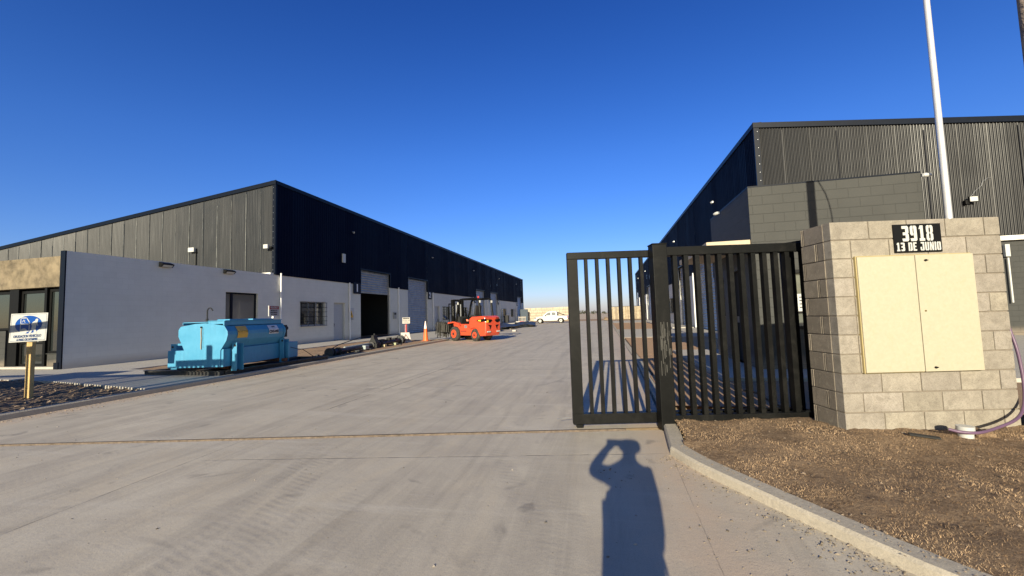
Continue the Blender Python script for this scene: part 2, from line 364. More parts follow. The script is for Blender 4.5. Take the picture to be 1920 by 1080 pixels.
# gate track in the slot: a sunk bed, a pale lip and a steel angle
tr = empty('gate_track', G2(-1, 0), 'narrow steel rail let into the concrete along the gate line', 'rail')
a_ = math.atan2(U.y, U.x); tr.rotation_euler = (0, 0, a_)
b1 = MB(); b1.box((-9.2, -.052, -.05), (.6, .05, -.022)); b1.build('track_bed', M['slab'], tr)
b1 = MB(); b1.box((-9.2, .012, -.03), (.55, .03, .006)); b1.build('steel_angle', simple('rusty_steel', (.17, .13, .10), .8, .3, var=.4, scale=20), tr, bevel=.002)
# kerbs
def kerb(name, inner, width, h, side, label=None, mat=None, zb=-.03):
    """inner: road-side points; side=+1 body lies to the right of the travel direction"""
    n = len(inner); pts = [Vector((x, y)) for x, y in inner]; outer = []
    for i in range(n):
        d = (pts[min(i+1, n-1)] - pts[max(i-1, 0)]).normalized(); nn = Vector((d.y, -d.x))*side
        outer.append(pts[i] + nn*width)
    m = MB(); vs = []
    for i in range(n):
        p, q = pts[i], outer[i]; s = (q-p).normalized()
        p2 = p + s*.018; 
        vs += [(p.x, p.y, zb), (p.x, p.y, h-.02), (p2.x, p2.y, h), (q.x, q.y, h), (q.x, q.y, zb)]
    fs = []
    for i in range(n-1):
        for k in range(4): a = i*5+k; fs.append((a, a+5, a+6, a+1))
    fs += [(0, 1, 2, 3, 4), tuple((n-1)*5+k for k in (4, 3, 2, 1, 0))]
    m.add(vs, fs); return struct(m.build(name, mat or M['kerb'])), outer
def smooth_path(pts, k=6):
    out = []
    P = [Vector(p) for p in pts]; P = [P[0]*2-P[1]] + P + [P[-1]*2-P[-2]]
    for i in range(1, len(P)-2):
        for j in range(k):
            t = j/k; a, b, c, d = P[i-1], P[i], P[i+1], P[i+2]
            out.append(tuple(.5*((2*b) + (c-a)*t + (2*a-5*b+4*c-d)*t*t + (3*b-a-3*c+d)*t**3)))
    out.append(tuple(P[-2])); return out
kr_in = smooth_path([(.56, 4.32), (.73, 3.90), (1.05, 3.34), (1.30, 2.93), (1.46, 2.67), (1.66, 2.40), (2.35, 1.62), (4.2, .2), (9, -1.4)])
_, kr_out = kerb('kerb', kr_in, .15, .08, -1)
k0, _ = kerb('kerb', [(.615, 5.19), (.56, 4.325)], .15, .078, -1)
kl_in = [(-30, -1.0), (-14, 1.6), (-10.4, 2.45), (-9.55, 3.2), (-9.30, 4.4), (-9.30, 8), (-9.30, 13), (-9.28, 18), (-9.28, 23.6)]
kerb('kerb', kl_in, .13, .10, -1)
kerb('kerb', [(-9.28, 40.2), (-9.30, 52)], .13, .08, -1)
kerb('kerb', [(.70, 6.0), (.80, 12), (.76, 20), (.74, 40), (.9, 66)], .16, .03, 1)

# displaced beds
def bed(name, poly, z, amp, step, mat, fn=None, skirt=True):
    xs = [p[0] for p in poly]; ys = [p[1] for p in poly]
    def inside(x, y):
        c = False; j = len(poly)-1
        for i in range(len(poly)):
            xi, yi = poly[i]; xj, yj = poly[j]
            if (yi > y) != (yj > y) and x < (xj-xi)*(y-yi)/(yj-yi)+xi: c = not c
            j = i
        return c
    nx = int((max(xs)-min(xs))/step)+1; ny = int((max(ys)-min(ys))/step)+1; idx = {}; m = MB(); vs = []; fs = []
    def vid(i, j):
        if (i, j) in idx: return idx[(i, j)]
        x = min(xs)+i*step; y = min(ys)+j*step
        zz = z + (fn(x, y) if fn else amp*(noise.fractal(Vector((x*2.2, y*2.2, 3)), 1, 2, 4)))
        idx[(i, j)] = len(vs); vs.append((x, y, zz)); return idx[(i, j)]
    for i in range(nx):
        for j in range(ny):
            if inside(min(xs)+(i+.5)*step, min(ys)+(j+.5)*step):
                fs.append((vid(i, j), vid(i+1, j), vid(i+1, j+1), vid(i, j+1)))
    m.add(vs, fs); return struct(m.build(name, mat, smooth=True))
soil_poly = [(-9.44, 2.9), (-9.43, 6.85), (-13.7, 7.72), (-15.8, 7.9), (-30, 8.4), (-30, -.6), (-14, 1.9), (-10.5, 2.6), (-9.7, 3.3)]
def soil_fn(x, y):
    v = noise.fractal(Vector((x*3.0+y*.5, y*2.0, 0)), 1, 2.1, 6); w_ = noise.noise(Vector((x*.9, y*.5, 7)))
    rr = abs(noise.noise(Vector((x*6.5, y*4.0, 2))))
    edge = min(1, max(0, (-9.45-x)/.25))
    return edge*(.055*v + .05*w_ + .05*rr)
bed('soil_bed', soil_poly, .045, 0, .06, M['soil'], soil_fn)
dirt_fn = lambda x, y: .03*noise.fractal(Vector((x*1.6, y*1.6, 5)), 1, 2, 4)
bed('dirt_strip', [(-9.44, 9.0), (-9.43, 23.9), (-14.55, 23.9), (-14.55, 9.6), (-13.0, 9.75)], .055, 0, .15, M['dirt'], dirt_fn)
bed('dirt_strip', [(-9.44, 40.2), (-9.43, 52), (-14.55, 52), (-14.55, 40.2)], .045, 0, .3, M['dirt'], dirt_fn)
# walkway slab and aprons on the left
struct(sheet('walkway', [(-30, 8.3), (-15.8, 7.86), (-13.67, 7.68), (-9.44, 6.83), (-9.44, 8.95), (-13.0, 9.75), (-14.5, 9.95), (-14.5, 24.0), (-17.4, 24.0), (-17.4, 10.2), (-30, 10.2)], .10, M['slab'], th=.16))
struct(sheet('driveway', [(-17.4, 24.02), (-9.30, 23.7), (-9.30, 40.1), (-17.4, 40.1)], .030, M['slab'], th=.05))
struct(sheet('walkway', [(-17.4, 40.12), (-14.5, 40.12), (-14.5, 52), (-17.4, 52)], .09, M['slab'], th=.16))
struct(sheet('driveway', [(-17.4, 52.02), (-9.5, 52.02), (-11.5, 67), (-17.4, 67)], .03, M['slab'], th=.05))
struct(sheet('walkway', [(-17.4, 67.02), (-14.5, 67.02), (-14.5, 88), (-17.4, 88)], .09, M['slab'], th=.16))
# right side: sand strips, driveways, walkways
def rfn(x, y): return .012*noise.fractal(Vector((x*1.6, y*1.6, 5)), 1, 2, 4)
bed('sand_strip', [(.86, 6.3), (.96, 12), (.92, 22.5), (4.9, 22.5), (4.9, 14.4), (2.1, 14.4), (2.1, 8.5), (2.3, 6.3)], .045, 0, .1, M['sand'], rfn)
struct(sheet('driveway', [(.93, 22.52), (6.5, 22.52), (6.5, 33), (.9, 33)], .055, M['slab'], th=.1))
bed('sand_strip', [(.9, 33.02), (1.0, 53), (4.9, 53), (4.9, 33.02)], .045, 0, .3, M['sand'], rfn)
struct(sheet('driveway', [(1.0, 53.02), (6.5, 53.02), (6.5, 66), (1.1, 66)], .055, M['slab'], th=.1))
struct(sheet('walkway', [(4.92, 14.42), (6.5, 14.42), (6.5, 22.5), (4.92, 22.5)], .11, M['slab'], th=.16))
struct(sheet('walkway', [(4.92, 33.02), (6.5, 33.02), (6.5, 53), (4.92, 53)], .11, M['slab'], th=.16))
struct(sheet('walkway', [(2.12, 8.5), (22, 8.5), (22, 18.8), (6.5, 18.8), (6.5, 14.4), (2.12, 14.4)], .11, M['slab'], th=.16))
bed('dirt_strip', [(2.32, 6.3), (2.14, 8.48), (12, 8.48), (12, 6.3), (5, 5.75)], .05, 0, .15, M['dirt'], rfn)
# strip footing under the fixed fence panel
ft = MB(); ft.box((.1, -.16, -.02), (1.95, .20, .055)); o = ft.build('footing', M['slab'], bevel=.01)
o.location = GO; o.rotation_euler = (0, 0, a_); struct(o)
# dry turf bed in the corner
turf_poly = [(.74, 5.22), (.72, 4.38)] + [(p.x, p.y) for p in kr_out] + [(16, -1.4), (16, 8), (6, 6.7), (4.6, 6.2), (2.4, 5.62)]
def turf_h(x, y):
    d = min(1.0, max(0.0, min(math.hypot(x-p.x, y-p.y) for p in kr_out)/.35)) if y < 4.4 else 1
    v = .035*noise.fractal(Vector((x*1.3, y*1.3, 1)), 1, 2, 3) + .02*abs(noise.noise(Vector((x*6, y*6, 4)))) + .012*noise.noise(Vector((x*17, y*17, 9)))
    pit = -.16*math.exp(-((x-5.0)**2/.10 + (y-5.15)**2/.03)) + .10*math.exp(-((x-4.5)**2/.08 + (y-5.45)**2/.02))
    return .068 + v*d + pit + .032*d
bed('turf_soil', turf_poly, 0, 0, .045, M['turf_base'], turf_h)

# ------------------------------------------------------------ dry grass of the corner bed
def attrmat(name, rough=.9):
    m, nt, b = newmat(name); a = nt.nodes.new('ShaderNodeAttribute'); a.attribute_name = 'tint'
    L(nt, a.outputs['Color'], b.inputs['Base Color']); b.inputs['Roughness'].default_value = rough; b.inputs['Specular IOR Level'].default_value = .2
    return m
M['blade'] = attrmat('dry_blade'); M['pebble'] = attrmat('pebble_stone')
def colored(name, vs, fs, cols, mat, **kw):
    me = bpy.data.meshes.new(name); me.from_pydata(vs, [], fs)
    at = me.attributes.new('tint', 'FLOAT_COLOR', 'FACE')
    flat = []
    for c in cols: flat += [c[0], c[1], c[2], 1.0]
    at.data.foreach_set('color', flat); me.materials.append(mat); me.update()
    o = bpy.data.objects.new(name, me); COL.objects.link(o)
    for k, v in kw.items(): o[k] = v
    return o
def in_poly(poly, x, y):
    c = False; j = len(poly)-1
    for i in range(len(poly)):
        xi, yi = poly[i]; xj, yj = poly[j]
        if (yi > y) != (yj > y) and x < (xj-xi)*(y-yi)/(yj-yi)+xi: c = not c
        j = i
    return c
def in_pillar(x, y):
    q = Vector((x, y, 0)) - Vector((2.36, 4.96, 0)); u = q.dot(U); v = q.dot(V)
    return -.02 < u < 1.80 and -.03 < v < .55
vs, fs, cs = [], [], []; n = 0
rnd = random.random
while n < 190000:
    # denser towards the road
    r = rnd(); y = 6.2 - 6.6*r**.75; x = .7 + 7.0*rnd()
    if not in_poly(turf_poly, x, y) or in_pillar(x, y): continue
    cl = noise.fractal(Vector((x*2.1, y*2.1, 11)), 1, 2.2, 4)
    if cl < -.35 and rnd() < .6: continue
    n += 1
    z = turf_h(x, y) - .004; h = (.006 + .011*rnd())*(1.1 + .4*cl); a = rnd()*6.283; b = rnd()*6.283; ln = h*(.3+.8*rnd()); wd = .0011+.0017*rnd()
    ca, sa = math.cos(a)*wd, math.sin(a)*wd; k = len(vs)
    vs += [(x-ca, y-sa, z), (x+ca, y+sa, z), (x+math.cos(b)*ln, y+math.sin(b)*ln, z+h)]; fs.append((k, k+1, k+2))
    t = min(1, max(0, .55 + 1.1*cl + .4*(rnd()-.5) - .04*max(0, x-3)))
    c0 = (.13, .078, .042); c1 = (.52, .36, .22)
    cs.append(tuple(p + (q-p)*t for p, q in zip(c0, c1)))
colored('dry_grass', vs, fs, cs, M['blade'], kind='stuff', label='short dead brown grass covering the corner bed', category='grass')
# pebbles and clods
def pebbles(name, label, count, gen, cat):
    vs, fs, cs = [], [], []
    for _ in range(count):
        q = gen()
        if q is None: continue
        x, y, z, r, c = q; k = len(vs); s = (1+rnd()*.8, 1+rnd()*.6, .5+rnd()*.4); a = rnd()*6
        base = [(1, 0, 0), (-1, 0, 0), (0, 1, 0), (0, -1, 0), (0, 0, 1), (0, 0, -1)]
        for bx, by, bz in base:
            j = 1 + .3*(rnd()-.5); X = bx*s[0]*j*r; Y = by*s[1]*j*r
            vs.append((x+X*math.cos(a)-Y*math.sin(a), y+X*math.sin(a)+Y*math.cos(a), z+bz*s[2]*r))
        for f in ((0, 2, 4), (2, 1, 4), (1, 3, 4), (3, 0, 4), (2, 0, 5), (1, 2, 5), (3, 1, 5), (0, 3, 5)): fs.append([k+i for i in f]); cs.append(c)
    return colored(name, vs, fs, cs, M['pebble'], kind='stuff', label=label, category=cat)
def g_kerb():
    i = int(rnd()*len(kr_in)*.75); p = kr_in[i]; q = kr_in[min(i+1, len(kr_in)-1)]; t = rnd(); x = p[0]+(q[0]-p[0])*t; y = p[1]+(q[1]-p[1])*t
    d = abs(random.gauss(0, .10)) if rnd() < .7 else rnd()*.8; x -= d*.9; y -= d*.55
    k = .12+.28*rnd(); return x, y, .003, .0025+.006*rnd()**3, (k, k*.82, k*.62)
def g_road():
    x = -8.9+9.3*rnd(); y = 1.2+9*rnd()**1.6
    k = .08+.4*rnd(); return x, y, .002, .003+.007*rnd()**4, (k, k*.88, k*.75)
def g_soil():
    x = -9.5-7*rnd(); y = 2+6*rnd()
    if not in_poly(soil_poly, x, y): return None
    k = .20+.18*rnd(); return x, y, .045+soil_fn(x, y), .010+.035*rnd()**3, (k, k*.74, k*.52)
def g_turf():
    x = .9+6.5*rnd(); y = -.2+6.2*rnd()
    if not in_poly(turf_poly, x, y) or in_pillar(x, y): return None
    k = .12+.3*rnd()**2; return x, y, turf_h(x, y)+.004, .004+.012*rnd()**4, (k, k*.76, k*.54)
def g_drift():
    x = -9.27+abs(random.gauss(0, .25)); y = 3.6+17*rnd(); k = .2+.25*rnd(); return x, y, .002, .004+.010*rnd()**3, (k, k*.76, k*.55)
pebbles('gravel', 'loose grit swept against the curved kerb', 800, g_kerb, 'gravel')
pebbles('gravel', 'scattered small stones on the concrete drive', 420, g_road, 'gravel')
pebbles('soil_clods', 'brown clods lying on the soil around the wooden sign post', 2600, g_soil, 'clods')
pebbles('gravel', 'small stones and crumbs among the dead grass', 1600, g_turf, 'gravel')
def g_spill():
    i = int(rnd()*len(kr_in)*.75); p = kr_out[i]; x = p.x+random.gauss(-.02, .05); y = p.y+random.gauss(0, .08); k = .22+.2*rnd(); return x, y, .083, .0015+.005*rnd()**3, (k, k*.76, k*.54)
pebbles('soil_crumbs', 'soil crumbs spilt onto the curved kerb', 380, g_spill, 'crumbs')
pebbles('gravel', 'dirt and grit along the left gutter', 1500, g_drift, 'gravel')

# ------------------------------------------------------------ lettering
def text(s, parent, loc, size, mat, rot=(R(90), 0, 0), off=0.0, sx=1.0, ext=.002, name='lettering', align='CENTER'):
    c = bpy.data.curves.new(name, 'FONT'); c.body = s; c.size = size; c.align_x = align; c.align_y = 'CENTER'; c.extrude = ext; c.offset = off
    c.materials.append(mat); o = bpy.data.objects.new(name, c); COL.objects.link(o); bpy.context.view_layer.update()
    me = bpy.data.meshes.new_from_object(o.evaluated_get(bpy.context.evaluated_depsgraph_get())); bpy.data.objects.remove(o)
    o = bpy.data.objects.new(name, me); COL.objects.link(o); o.parent = parent; o.location = loc; o.rotation_euler = rot; o.scale = (sx, 1, 1)
    return o
# stencil glyphs on a 4 x 7 grid: filled polygons
GL = {
 '3': [[(0,7),(3.4,7),(4,6.4),(4,4.0),(3.6,3.5),(4,3.0),(4,.6),(3.4,0),(0.3,0),(0,1.3),(2.1,1.3),(2.1,2.8),(.5,2.8),(.5,4.1),(2.1,4.1),(2.1,5.7),(0,5.7)]],
 '9': [[(1.75,7),(.6,7),(0,6.3),(0,3.3),(.6,2.6),(1.9,2.6),(1.9,3.7),(1.6,3.7),(1.6,5.6),(1.75,5.7)],[(2.1,7),(3.4,7),(4,6.3),(4,.6),(3.4,0),(.3,0),(0,1.3),(2.2,1.3),(2.2,5.7),(2.1,5.7)]],
 '1': [[(1.1,7),(2.9,7),(2.9,1.2),(3.7,1.2),(3.7,0),(.5,0),(.5,1.2),(1.2,1.2),(1.2,5.4),(.3,5.4)]],
 '8': [[(1.8,7),(.6,7),(0,6.3),(0,4.2),(.5,3.5),(0,2.8),(0,.7),(.6,0),(1.8,0),(1.8,1.2),(1.5,1.2),(1.5,3),(1.8,3.2),(1.8,3.9),(1.5,4.1),(1.5,5.8),(1.8,5.8)],
       [(2.2,0),(3.4,0),(4,.7),(4,2.8),(3.5,3.5),(4,4.2),(4,6.3),(3.4,7),(2.2,7),(2.2,5.8),(2.5,5.8),(2.5,4.1),(2.2,3.9),(2.2,3.2),(2.5,3),(2.5,1.2),(2.2,1.2)]],
 'D': [[(0,0),(1.5,0),(1.5,7),(0,7)],[(1.9,7),(3.3,7),(4,6.2),(4,.8),(3.3,0),(1.9,0),(1.9,1.1),(2.4,1.2),(2.4,5.8),(1.9,5.9)]],
 'E': [[(0,0),(3.6,0),(3.6,1.2),(1.6,1.2),(1.6,3),(3.1,3),(3.1,4.1),(1.6,4.1),(1.6,5.8),(3.6,5.8),(3.6,7),(0,7)]],
 'J': [[(.6,7),(4,7),(4,.7),(3.4,0),(2.2,0),(2.2,1.1),(2.4,1.2),(2.4,5.8),(.6,5.8)],[(1.8,0),(.6,0),(0,.7),(0,3),(1.4,3),(1.4,1.2),(1.8,1.1)]],
 'U': [[(0,7),(1.5,7),(1.5,1.2),(1.8,1.1),(1.8,0),(.6,0),(0,.7)],[(4,7),(2.5,7),(2.5,1.2),(2.2,1.1),(2.2,0),(3.4,0),(4,.7)]],
 'N': [[(0,0),(1.3,0),(1.3,4.4),(2.5,0),(4,0),(4,7),(2.7,7),(2.7,2.8),(1.5,7),(0,7)]],
 'I': [[(0,0),(1.5,0),(1.5,7),(0,7)]],
 'O': [[(1.8,7),(.6,7),(0,6.3),(0,.7),(.6,0),(1.8,0),(1.8,1.2),(1.5,1.2),(1.5,5.8),(1.8,5.8)],[(2.2,0),(3.4,0),(4,.7),(4,6.3),(3.4,7),(2.2,7),(2.2,5.8),(2.5,5.8),(2.5,1.2),(2.2,1.2)]],
}
def stencil(word, x0, x1, z0, z1, y, parent, mat, name='lettering'):
    adv = []; tot = 0
    for ch in word:
        wd = {' ': 2.0, 'I': 1.5, '1': 3.8, 'E': 3.6}.get(ch, 4.0); adv.append((ch, tot, wd)); tot += wd+.95
    tot -= .95; sx = (x1-x0)/tot; sz = (z1-z0)/7; m = MB()
    for ch, t, wd in adv:
        for poly in GL.get(ch, []):
            m.prism([(x0+(t+px)*sx, z0+pz*sz) for px, pz in poly], 'y', y, y-.003)
    return m.build(name, mat, parent)

# ------------------------------------------------------------ warehouses
def grid_wall(m, axis, c, u0, u1, z0, z1, holes, depth, sgn):
    """wall face in plane axis=c with rectangular holes; reveals go back by depth (sgn = direction of back)"""
    us = sorted({u0, u1, *[h[0] for h in holes], *[h[1] for h in holes]}); zs = sorted({z0, z1, *[h[2] for h in holes], *[h[3] for h in holes]})
    us = [u for u in us if u0 <= u <= u1]; zs = [z for z in zs if z0 <= z <= z1]
    P = (lambda u, z, d=0: (c+sgn*d, u, z)) if axis == 'x' else (lambda u, z, d=0: (u, c+sgn*d, z))
    for i in range(len(us)-1):
        for j in range(len(zs)-1):
            cu = (us[i]+us[i+1])/2; cz = (zs[j]+zs[j+1])/2
            if any(h[0] < cu < h[1] and h[2] < cz < h[3] for h in holes): continue
            m.quad(P(us[i], zs[j]), P(us[i+1], zs[j]), P(us[i+1], zs[j+1]), P(us[i], zs[j+1]))
    for a, b, z_0, z_1 in holes:
        z_1c = min(z_1, z1)
        m.quad(P(a, z_0), P(a, z_1c), P(a, z_1c, depth), P(a, z_0, depth))
        m.quad(P(b, z_0), P(b, z_1c), P(b, z_1c, depth), P(b, z_0, depth))
        if z_1 < z1: m.quad(P(a, z_1), P(b, z_1), P(b, z_1, depth), P(a, z_1, depth))
        if z_0 > z0: m.quad(P(a, z_0), P(b, z_0), P(b, z_0, depth), P(a, z_0, depth))
def corrugated(m, axis, c, u0, u1, zbot, ztop, pitch, amp, out, seg=6, sheetw=1.0):
    """sine sheet; zbot/ztop functions of u; out = direction sign the ribs face; laps step every sheetw"""
    n = int((u1-u0)/pitch*seg); vs = []; fs = []
    rn = random.Random(3); tilt = {}
    for i in range(n+1):
        u = u0 + (u1-u0)*i/n; k = int((u-u0)/sheetw); fr = ((u-u0)/sheetw) % 1
        if k not in tilt: tilt[k] = (rn.random()-.5)
        d = amp*math.sin(2*math.pi*(u-u0)/pitch) + .006*fr + .008*tilt[k]*(fr-.5) 
        if i % seg == 0 and fr < pitch/sheetw: d += .006
        d = c + out*d
        zb, zt = zbot(u), ztop(u)
        for z in (zb, zt): vs.append((d, u, z) if axis == 'x' else (u, d, z))
    for i in range(n):
        a = 2*i
        if abs(vs[a][2]-vs[a+2][2]) > .3:  # jamb of a door opening: keep the jump vertical
            vs[a+2] = (vs[a+2][0], vs[a+2][1], vs[a+2][2])
        fs.append((a, a+2, a+3, a+1))
    m.add(vs, fs)
UNIT = 13.8; Y0 = 18.80; Y1 = 88.3; ZT = 9.15; ZW = 4.0
def units():
    out = []
    for k in range(5):
        s = Y0 + UNIT*k + (0 if k else 0); mir = k % 2 == 1
        def sp(a, b):
            return (s+a, s+b) if not mir else (s+UNIT-b, s+UNIT-a)
        out.append(dict(k=k, win=sp(1.9, 4.1), door=sp(4.95, 6.15), num=sp(7.05, 7.95), roll=sp(8.0, 12.2), pipe=sp(6.6, 6.7)[0]))
    return out
def warehouse(xw, d, name, label, numbers, fascia, annex):
    """xw: plane of the yard face; d=+1 if the yard lies towards +x (left building) else -1"""
    root = empty(name, (xw-d*10, 50, 0), label, 'warehouse'); inv = Matrix.Translation(-Vector(root.location))
    def mb(): return MB(inv)
    us = units(); holes = []
    for q in us:
        holes += [(*q['win'], 1.15, 2.6), (*q['door'], .1, 2.6), (*q['roll'], .03, 5.1)]
    w_ = mb(); grid_wall(w_, 'x', xw, Y0, Y1, 0, ZW, holes, .22, -d); w_.build('block_wall', M['white_y'], root)
    # upper navy cladding, its lower edge raised over the roller doors
    rolls = [q['roll'] for q in us]
    c = mb(); 
    edges = sorted([Y0, Y1] + [e for r in rolls for e in r])
    for a, b in zip(edges[:-1], edges[1:]):
        over = any(abs(a-r[0]) < .01 and abs(b-r[1]) < .01 for r in rolls)
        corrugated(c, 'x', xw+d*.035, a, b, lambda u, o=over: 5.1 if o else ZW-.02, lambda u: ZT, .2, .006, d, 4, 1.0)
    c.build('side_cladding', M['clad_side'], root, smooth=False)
    # flashing along the eave, at the foot of the cladding and round the doors
    f = mb(); f.box((xw-d*.25, Y0-.08, ZT-.16), (xw+d*.09, Y1+.05, ZT+.04))
    f.box((xw+d*.0, Y1-.05, 0), (xw+d*.06, Y1+.03, ZT-.16))
    for r in rolls:
        for e, s in ((r[0], -1), (r[1], 1)): f.box((xw-d*.02, e, ZW), (xw+d*.06, e+s*.07, 5.1))
        f.box((xw-d*.02, r[0]-.07, 5.1), (xw+d*.06, r[1]+.07, 5.18))
    f.build('side_flashing', M['navy'], root)
    # main front, facing the street
    xe = xw-d*45; xm = xw-d*24
    def rake(u): t = (xw-u)*d; return ZT - .106*t if t < 22 else ZT-.106*22
    fr = mb(); lo, hi = min(xw, xe), max(xw, xe)
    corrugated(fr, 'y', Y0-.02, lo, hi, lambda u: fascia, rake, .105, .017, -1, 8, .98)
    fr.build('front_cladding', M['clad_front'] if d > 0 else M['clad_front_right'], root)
    lapm = M.setdefault('lap', simple('worn_sheet_edge', (.30, .30, .28) if d > 0 else (.06, .06, .06), .35, .2, var=.5, scale=3)) if d > 0 else simple('dull_sheet_edge', (.035, .035, .04), .4, var=.4, scale=3)
    lp_ = mb(); rl = random.Random(6); xx = lo
    while xx < hi-1:
        xx += .98; ln_ = .006+.016*rl.random()
        if rake(xx)-.2 > fascia+.1: lp_.box((xx, Y0-.066, fascia+.03+rl.random()*.5), (xx+ln_, Y0-.045, rake(xx)-.19-rl.random()*rl.random()*.8))
    lpo = lp_.build('sheet_edges', lapm, root); lpo['kind'] = 'stuff'
    t = mb(); n = 2
    xr = xw-d*22
    t.add([(xw+d*.09, Y0-.10, ZT-.17), (xw+d*.09, Y0-.10, ZT+.05), (xr, Y0-.10, rake(xr)+.05), (xr, Y0-.10, rake(xr)-.17),
           (xw+d*.09, Y0-.04, ZT-.17), (xw+d*.09, Y0-.04, ZT+.05), (xr, Y0-.04, rake(xr)+.05), (xr, Y0-.04, rake(xr)-.17)],
          [(0, 1, 2, 3), (0, 3, 7, 4), (1, 5, 6, 2), (0, 4, 5, 1)])
    t.box((xr, Y0-.10, rake(xr)-.17), (xe, Y0-.04, rake(xr)+.05))
    t.box((xw-d*.14, Y0-.07, ZW), (xw+d*.065, Y0+.02, ZT-.165))
    t.build('front_flashing', M['navy'], root)
    # screw heads down the corner trim
    for i in range(14): sc = mb(); sc.cyl((xw-d*.07, Y0-.078, ZW+.25+i*.35), (xw-d*.07, Y0-.066, ZW+.25+i*.35), .014, n=6); sc.build('screw', M['galv'], root)
    rf = mb()
    rf.add([(xw-d*.1, Y0, ZT-.02), (xw-d*.1, Y1, ZT-.02), (xr, Y1, rake(xr)-.02), (xr, Y0, rake(xr)-.02), (xe, Y0, rake(xr)-.02), (xe, Y1, rake(xr)-.02)], [(0, 1, 2, 3), (3, 2, 5, 4)])
    rf.build('roof', M['roof'], root)
    bk = mb(); bk.box((xw-d*.3, Y1-.02, 0), (xe, Y1+.02, 6.8)); bk.box((xe, Y0, 0), (xe+d*.1, Y1, 6.8)); bk.build('back_wall', M['navy_matte'], root)
    # inside: floor, partitions
    it = mb()
    for k in range(6):
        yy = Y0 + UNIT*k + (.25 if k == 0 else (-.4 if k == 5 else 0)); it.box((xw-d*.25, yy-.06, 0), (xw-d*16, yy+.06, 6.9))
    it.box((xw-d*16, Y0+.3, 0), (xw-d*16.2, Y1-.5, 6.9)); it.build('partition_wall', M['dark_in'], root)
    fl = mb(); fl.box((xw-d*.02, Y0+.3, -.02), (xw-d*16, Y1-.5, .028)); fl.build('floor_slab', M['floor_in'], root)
    for q in us:
        k = q['k']; a, b = q['roll']; opened = (d > 0 and k == 0)
        zb = 3.45 if opened else .05; r = mb()
        z = zb; vs = []; i = 0; x0 = xw-d*.13; n = int((5.05-zb)/.17)
        for j in range(n*3+1):
            zz = zb + (5.08-zb)*j/(n*3); o_ = [0, .05, .02][j % 3]
            vs += [(x0+d*o_, a+.01, zz), (x0+d*o_, b-.01, zz)]
        fs = [(2*j, 2*j+1, 2*j+3, 2*j+2) for j in range(n*3)]
        r.add(vs, fs); r.box((x0-d*.02, a+.02, zb-.06), (x0+d*.02, b-.02, zb+.02))
        ro = r.build('roller_door', M['roller'], root)
        for e, s in ((a, 1), (b, -1)): gd = mb(); gd.box((xw-d*.16, e, .03), (xw-d*.08, e+s*.09, 5.09)); gd.build('door_rail', M['galv'], ro)
        # personnel door
        a, b = q['door']; dd = mb(); dd.box((xw-d*.2, a+.06, .12), (xw-d*.15, b-.06, 2.54)); do = dd.build('door', M['door_grey'], root)
        hh = mb(); he = b-.16 if k % 2 else a+.16; hh.box((xw-d*.15, he-.02, 1.0), (xw-d*.10, he+.02, 1.25)); hh.box((xw-d*.12, he-.02, 1.12), (xw-d*.10, he+.10, 1.15)); hh.build('handle', M['black'], do)
        fm = mb()
        for e, s in ((a, 1), (b, -1)): fm.box((xw-d*.21, e+s*.0, .1), (xw-d*.10, e+s*.055, 2.6))
        fm.box((xw-d*.21, a+.055, 2.545), (xw-d*.10, b-.055, 2.6)); fm.build('door_frame', M['white_p'], do)
        # window with grille
        a, b = q['win']; wi = mb()
        wi.box((xw-d*.2, a, 1.15), (xw-d*.12, a+.06, 2.6)); wi.box((xw-d*.2, b-.06, 1.15), (xw-d*.12, b, 2.6)); wi.box((xw-d*.2, a+.06, 1.15), (xw-d*.12, b-.06, 1.21)); wi.box((xw-d*.2, a+.06, 2.54), (xw-d*.12, b-.06, 2.6))
        for t_ in (.37, .68): yy = a+(b-a)*t_; wi.box((xw-d*.19, yy-.035, 1.21), (xw-d*.125, yy+.035, 2.54))
        wo = wi.build('window', M['galv'] if k < 1 else M['black'], root)
        pn = mb(); pn.box((xw-d*.175, a+.06, 1.21), (xw-d*.16, b-.06, 2.54)); pn.build('pane', M['glass'], wo)
        gr = mb()
        for j in range(6): z = 1.13+j*(1.42/5); gr.box((xw+d*.10, a-.03, z-.012), (xw+d*.125, b+.03, z+.012))
        for j in range(5): yy = a-.02+j*((b-a+.04)/4); gr.box((xw+d*.085, yy-.010, 1.12), (xw+d*.10, yy+.010, 2.56)); 
        for yy in (a-.02, b+.02):
            for z in (1.13, 2.55): gr.box((xw-d*.0, yy-.012, z-.012), (xw+d*.10, yy+.012, z+.012))
        gr.build('grille', M['black'], wo)
        sl = mb(); sl.box((xw-d*.12, a-.04, 1.09), (xw+d*.05, b+.04, 1.148)); sl.build('sill', M['white_x'], wo)
        # rain pipe and bulkhead lamp
        pp = mb(); yy = q['pipe']; pp.cyl((xw+d*.07, yy, .1), (xw+d*.07, yy, 4.02), .05, n=10)
        for z in (1.2, 2.6, 3.7): pp.box((xw, yy-.06, z-.015), (xw+d*.125, yy+.06, z+.015))
        pp.build('rain_pipe', M['white_shade_lift'], root, smooth=True)
        lp = mb(); yy = Y0+UNIT*k+7.0; lp.box((xw+d*.03, yy-.05, 7.62), (xw+d*.10, yy+.05, 7.72)); lp.cyl((xw+d*.10, yy, 7.66), (xw+d*.17, yy, 7.62), .07, n=10); lp.build('wall_lamp', M['galv'], root)
    for yy in (Y0+13.6, Y0+41.2, Y0+.35):
        pp = mb(); pp.cyl((xw+d*.07, yy, .1), (xw+d*.07, yy, 4.1), .05, n=10); pp.build('rain_pipe', M['white_shade_lift'], root, smooth=True)
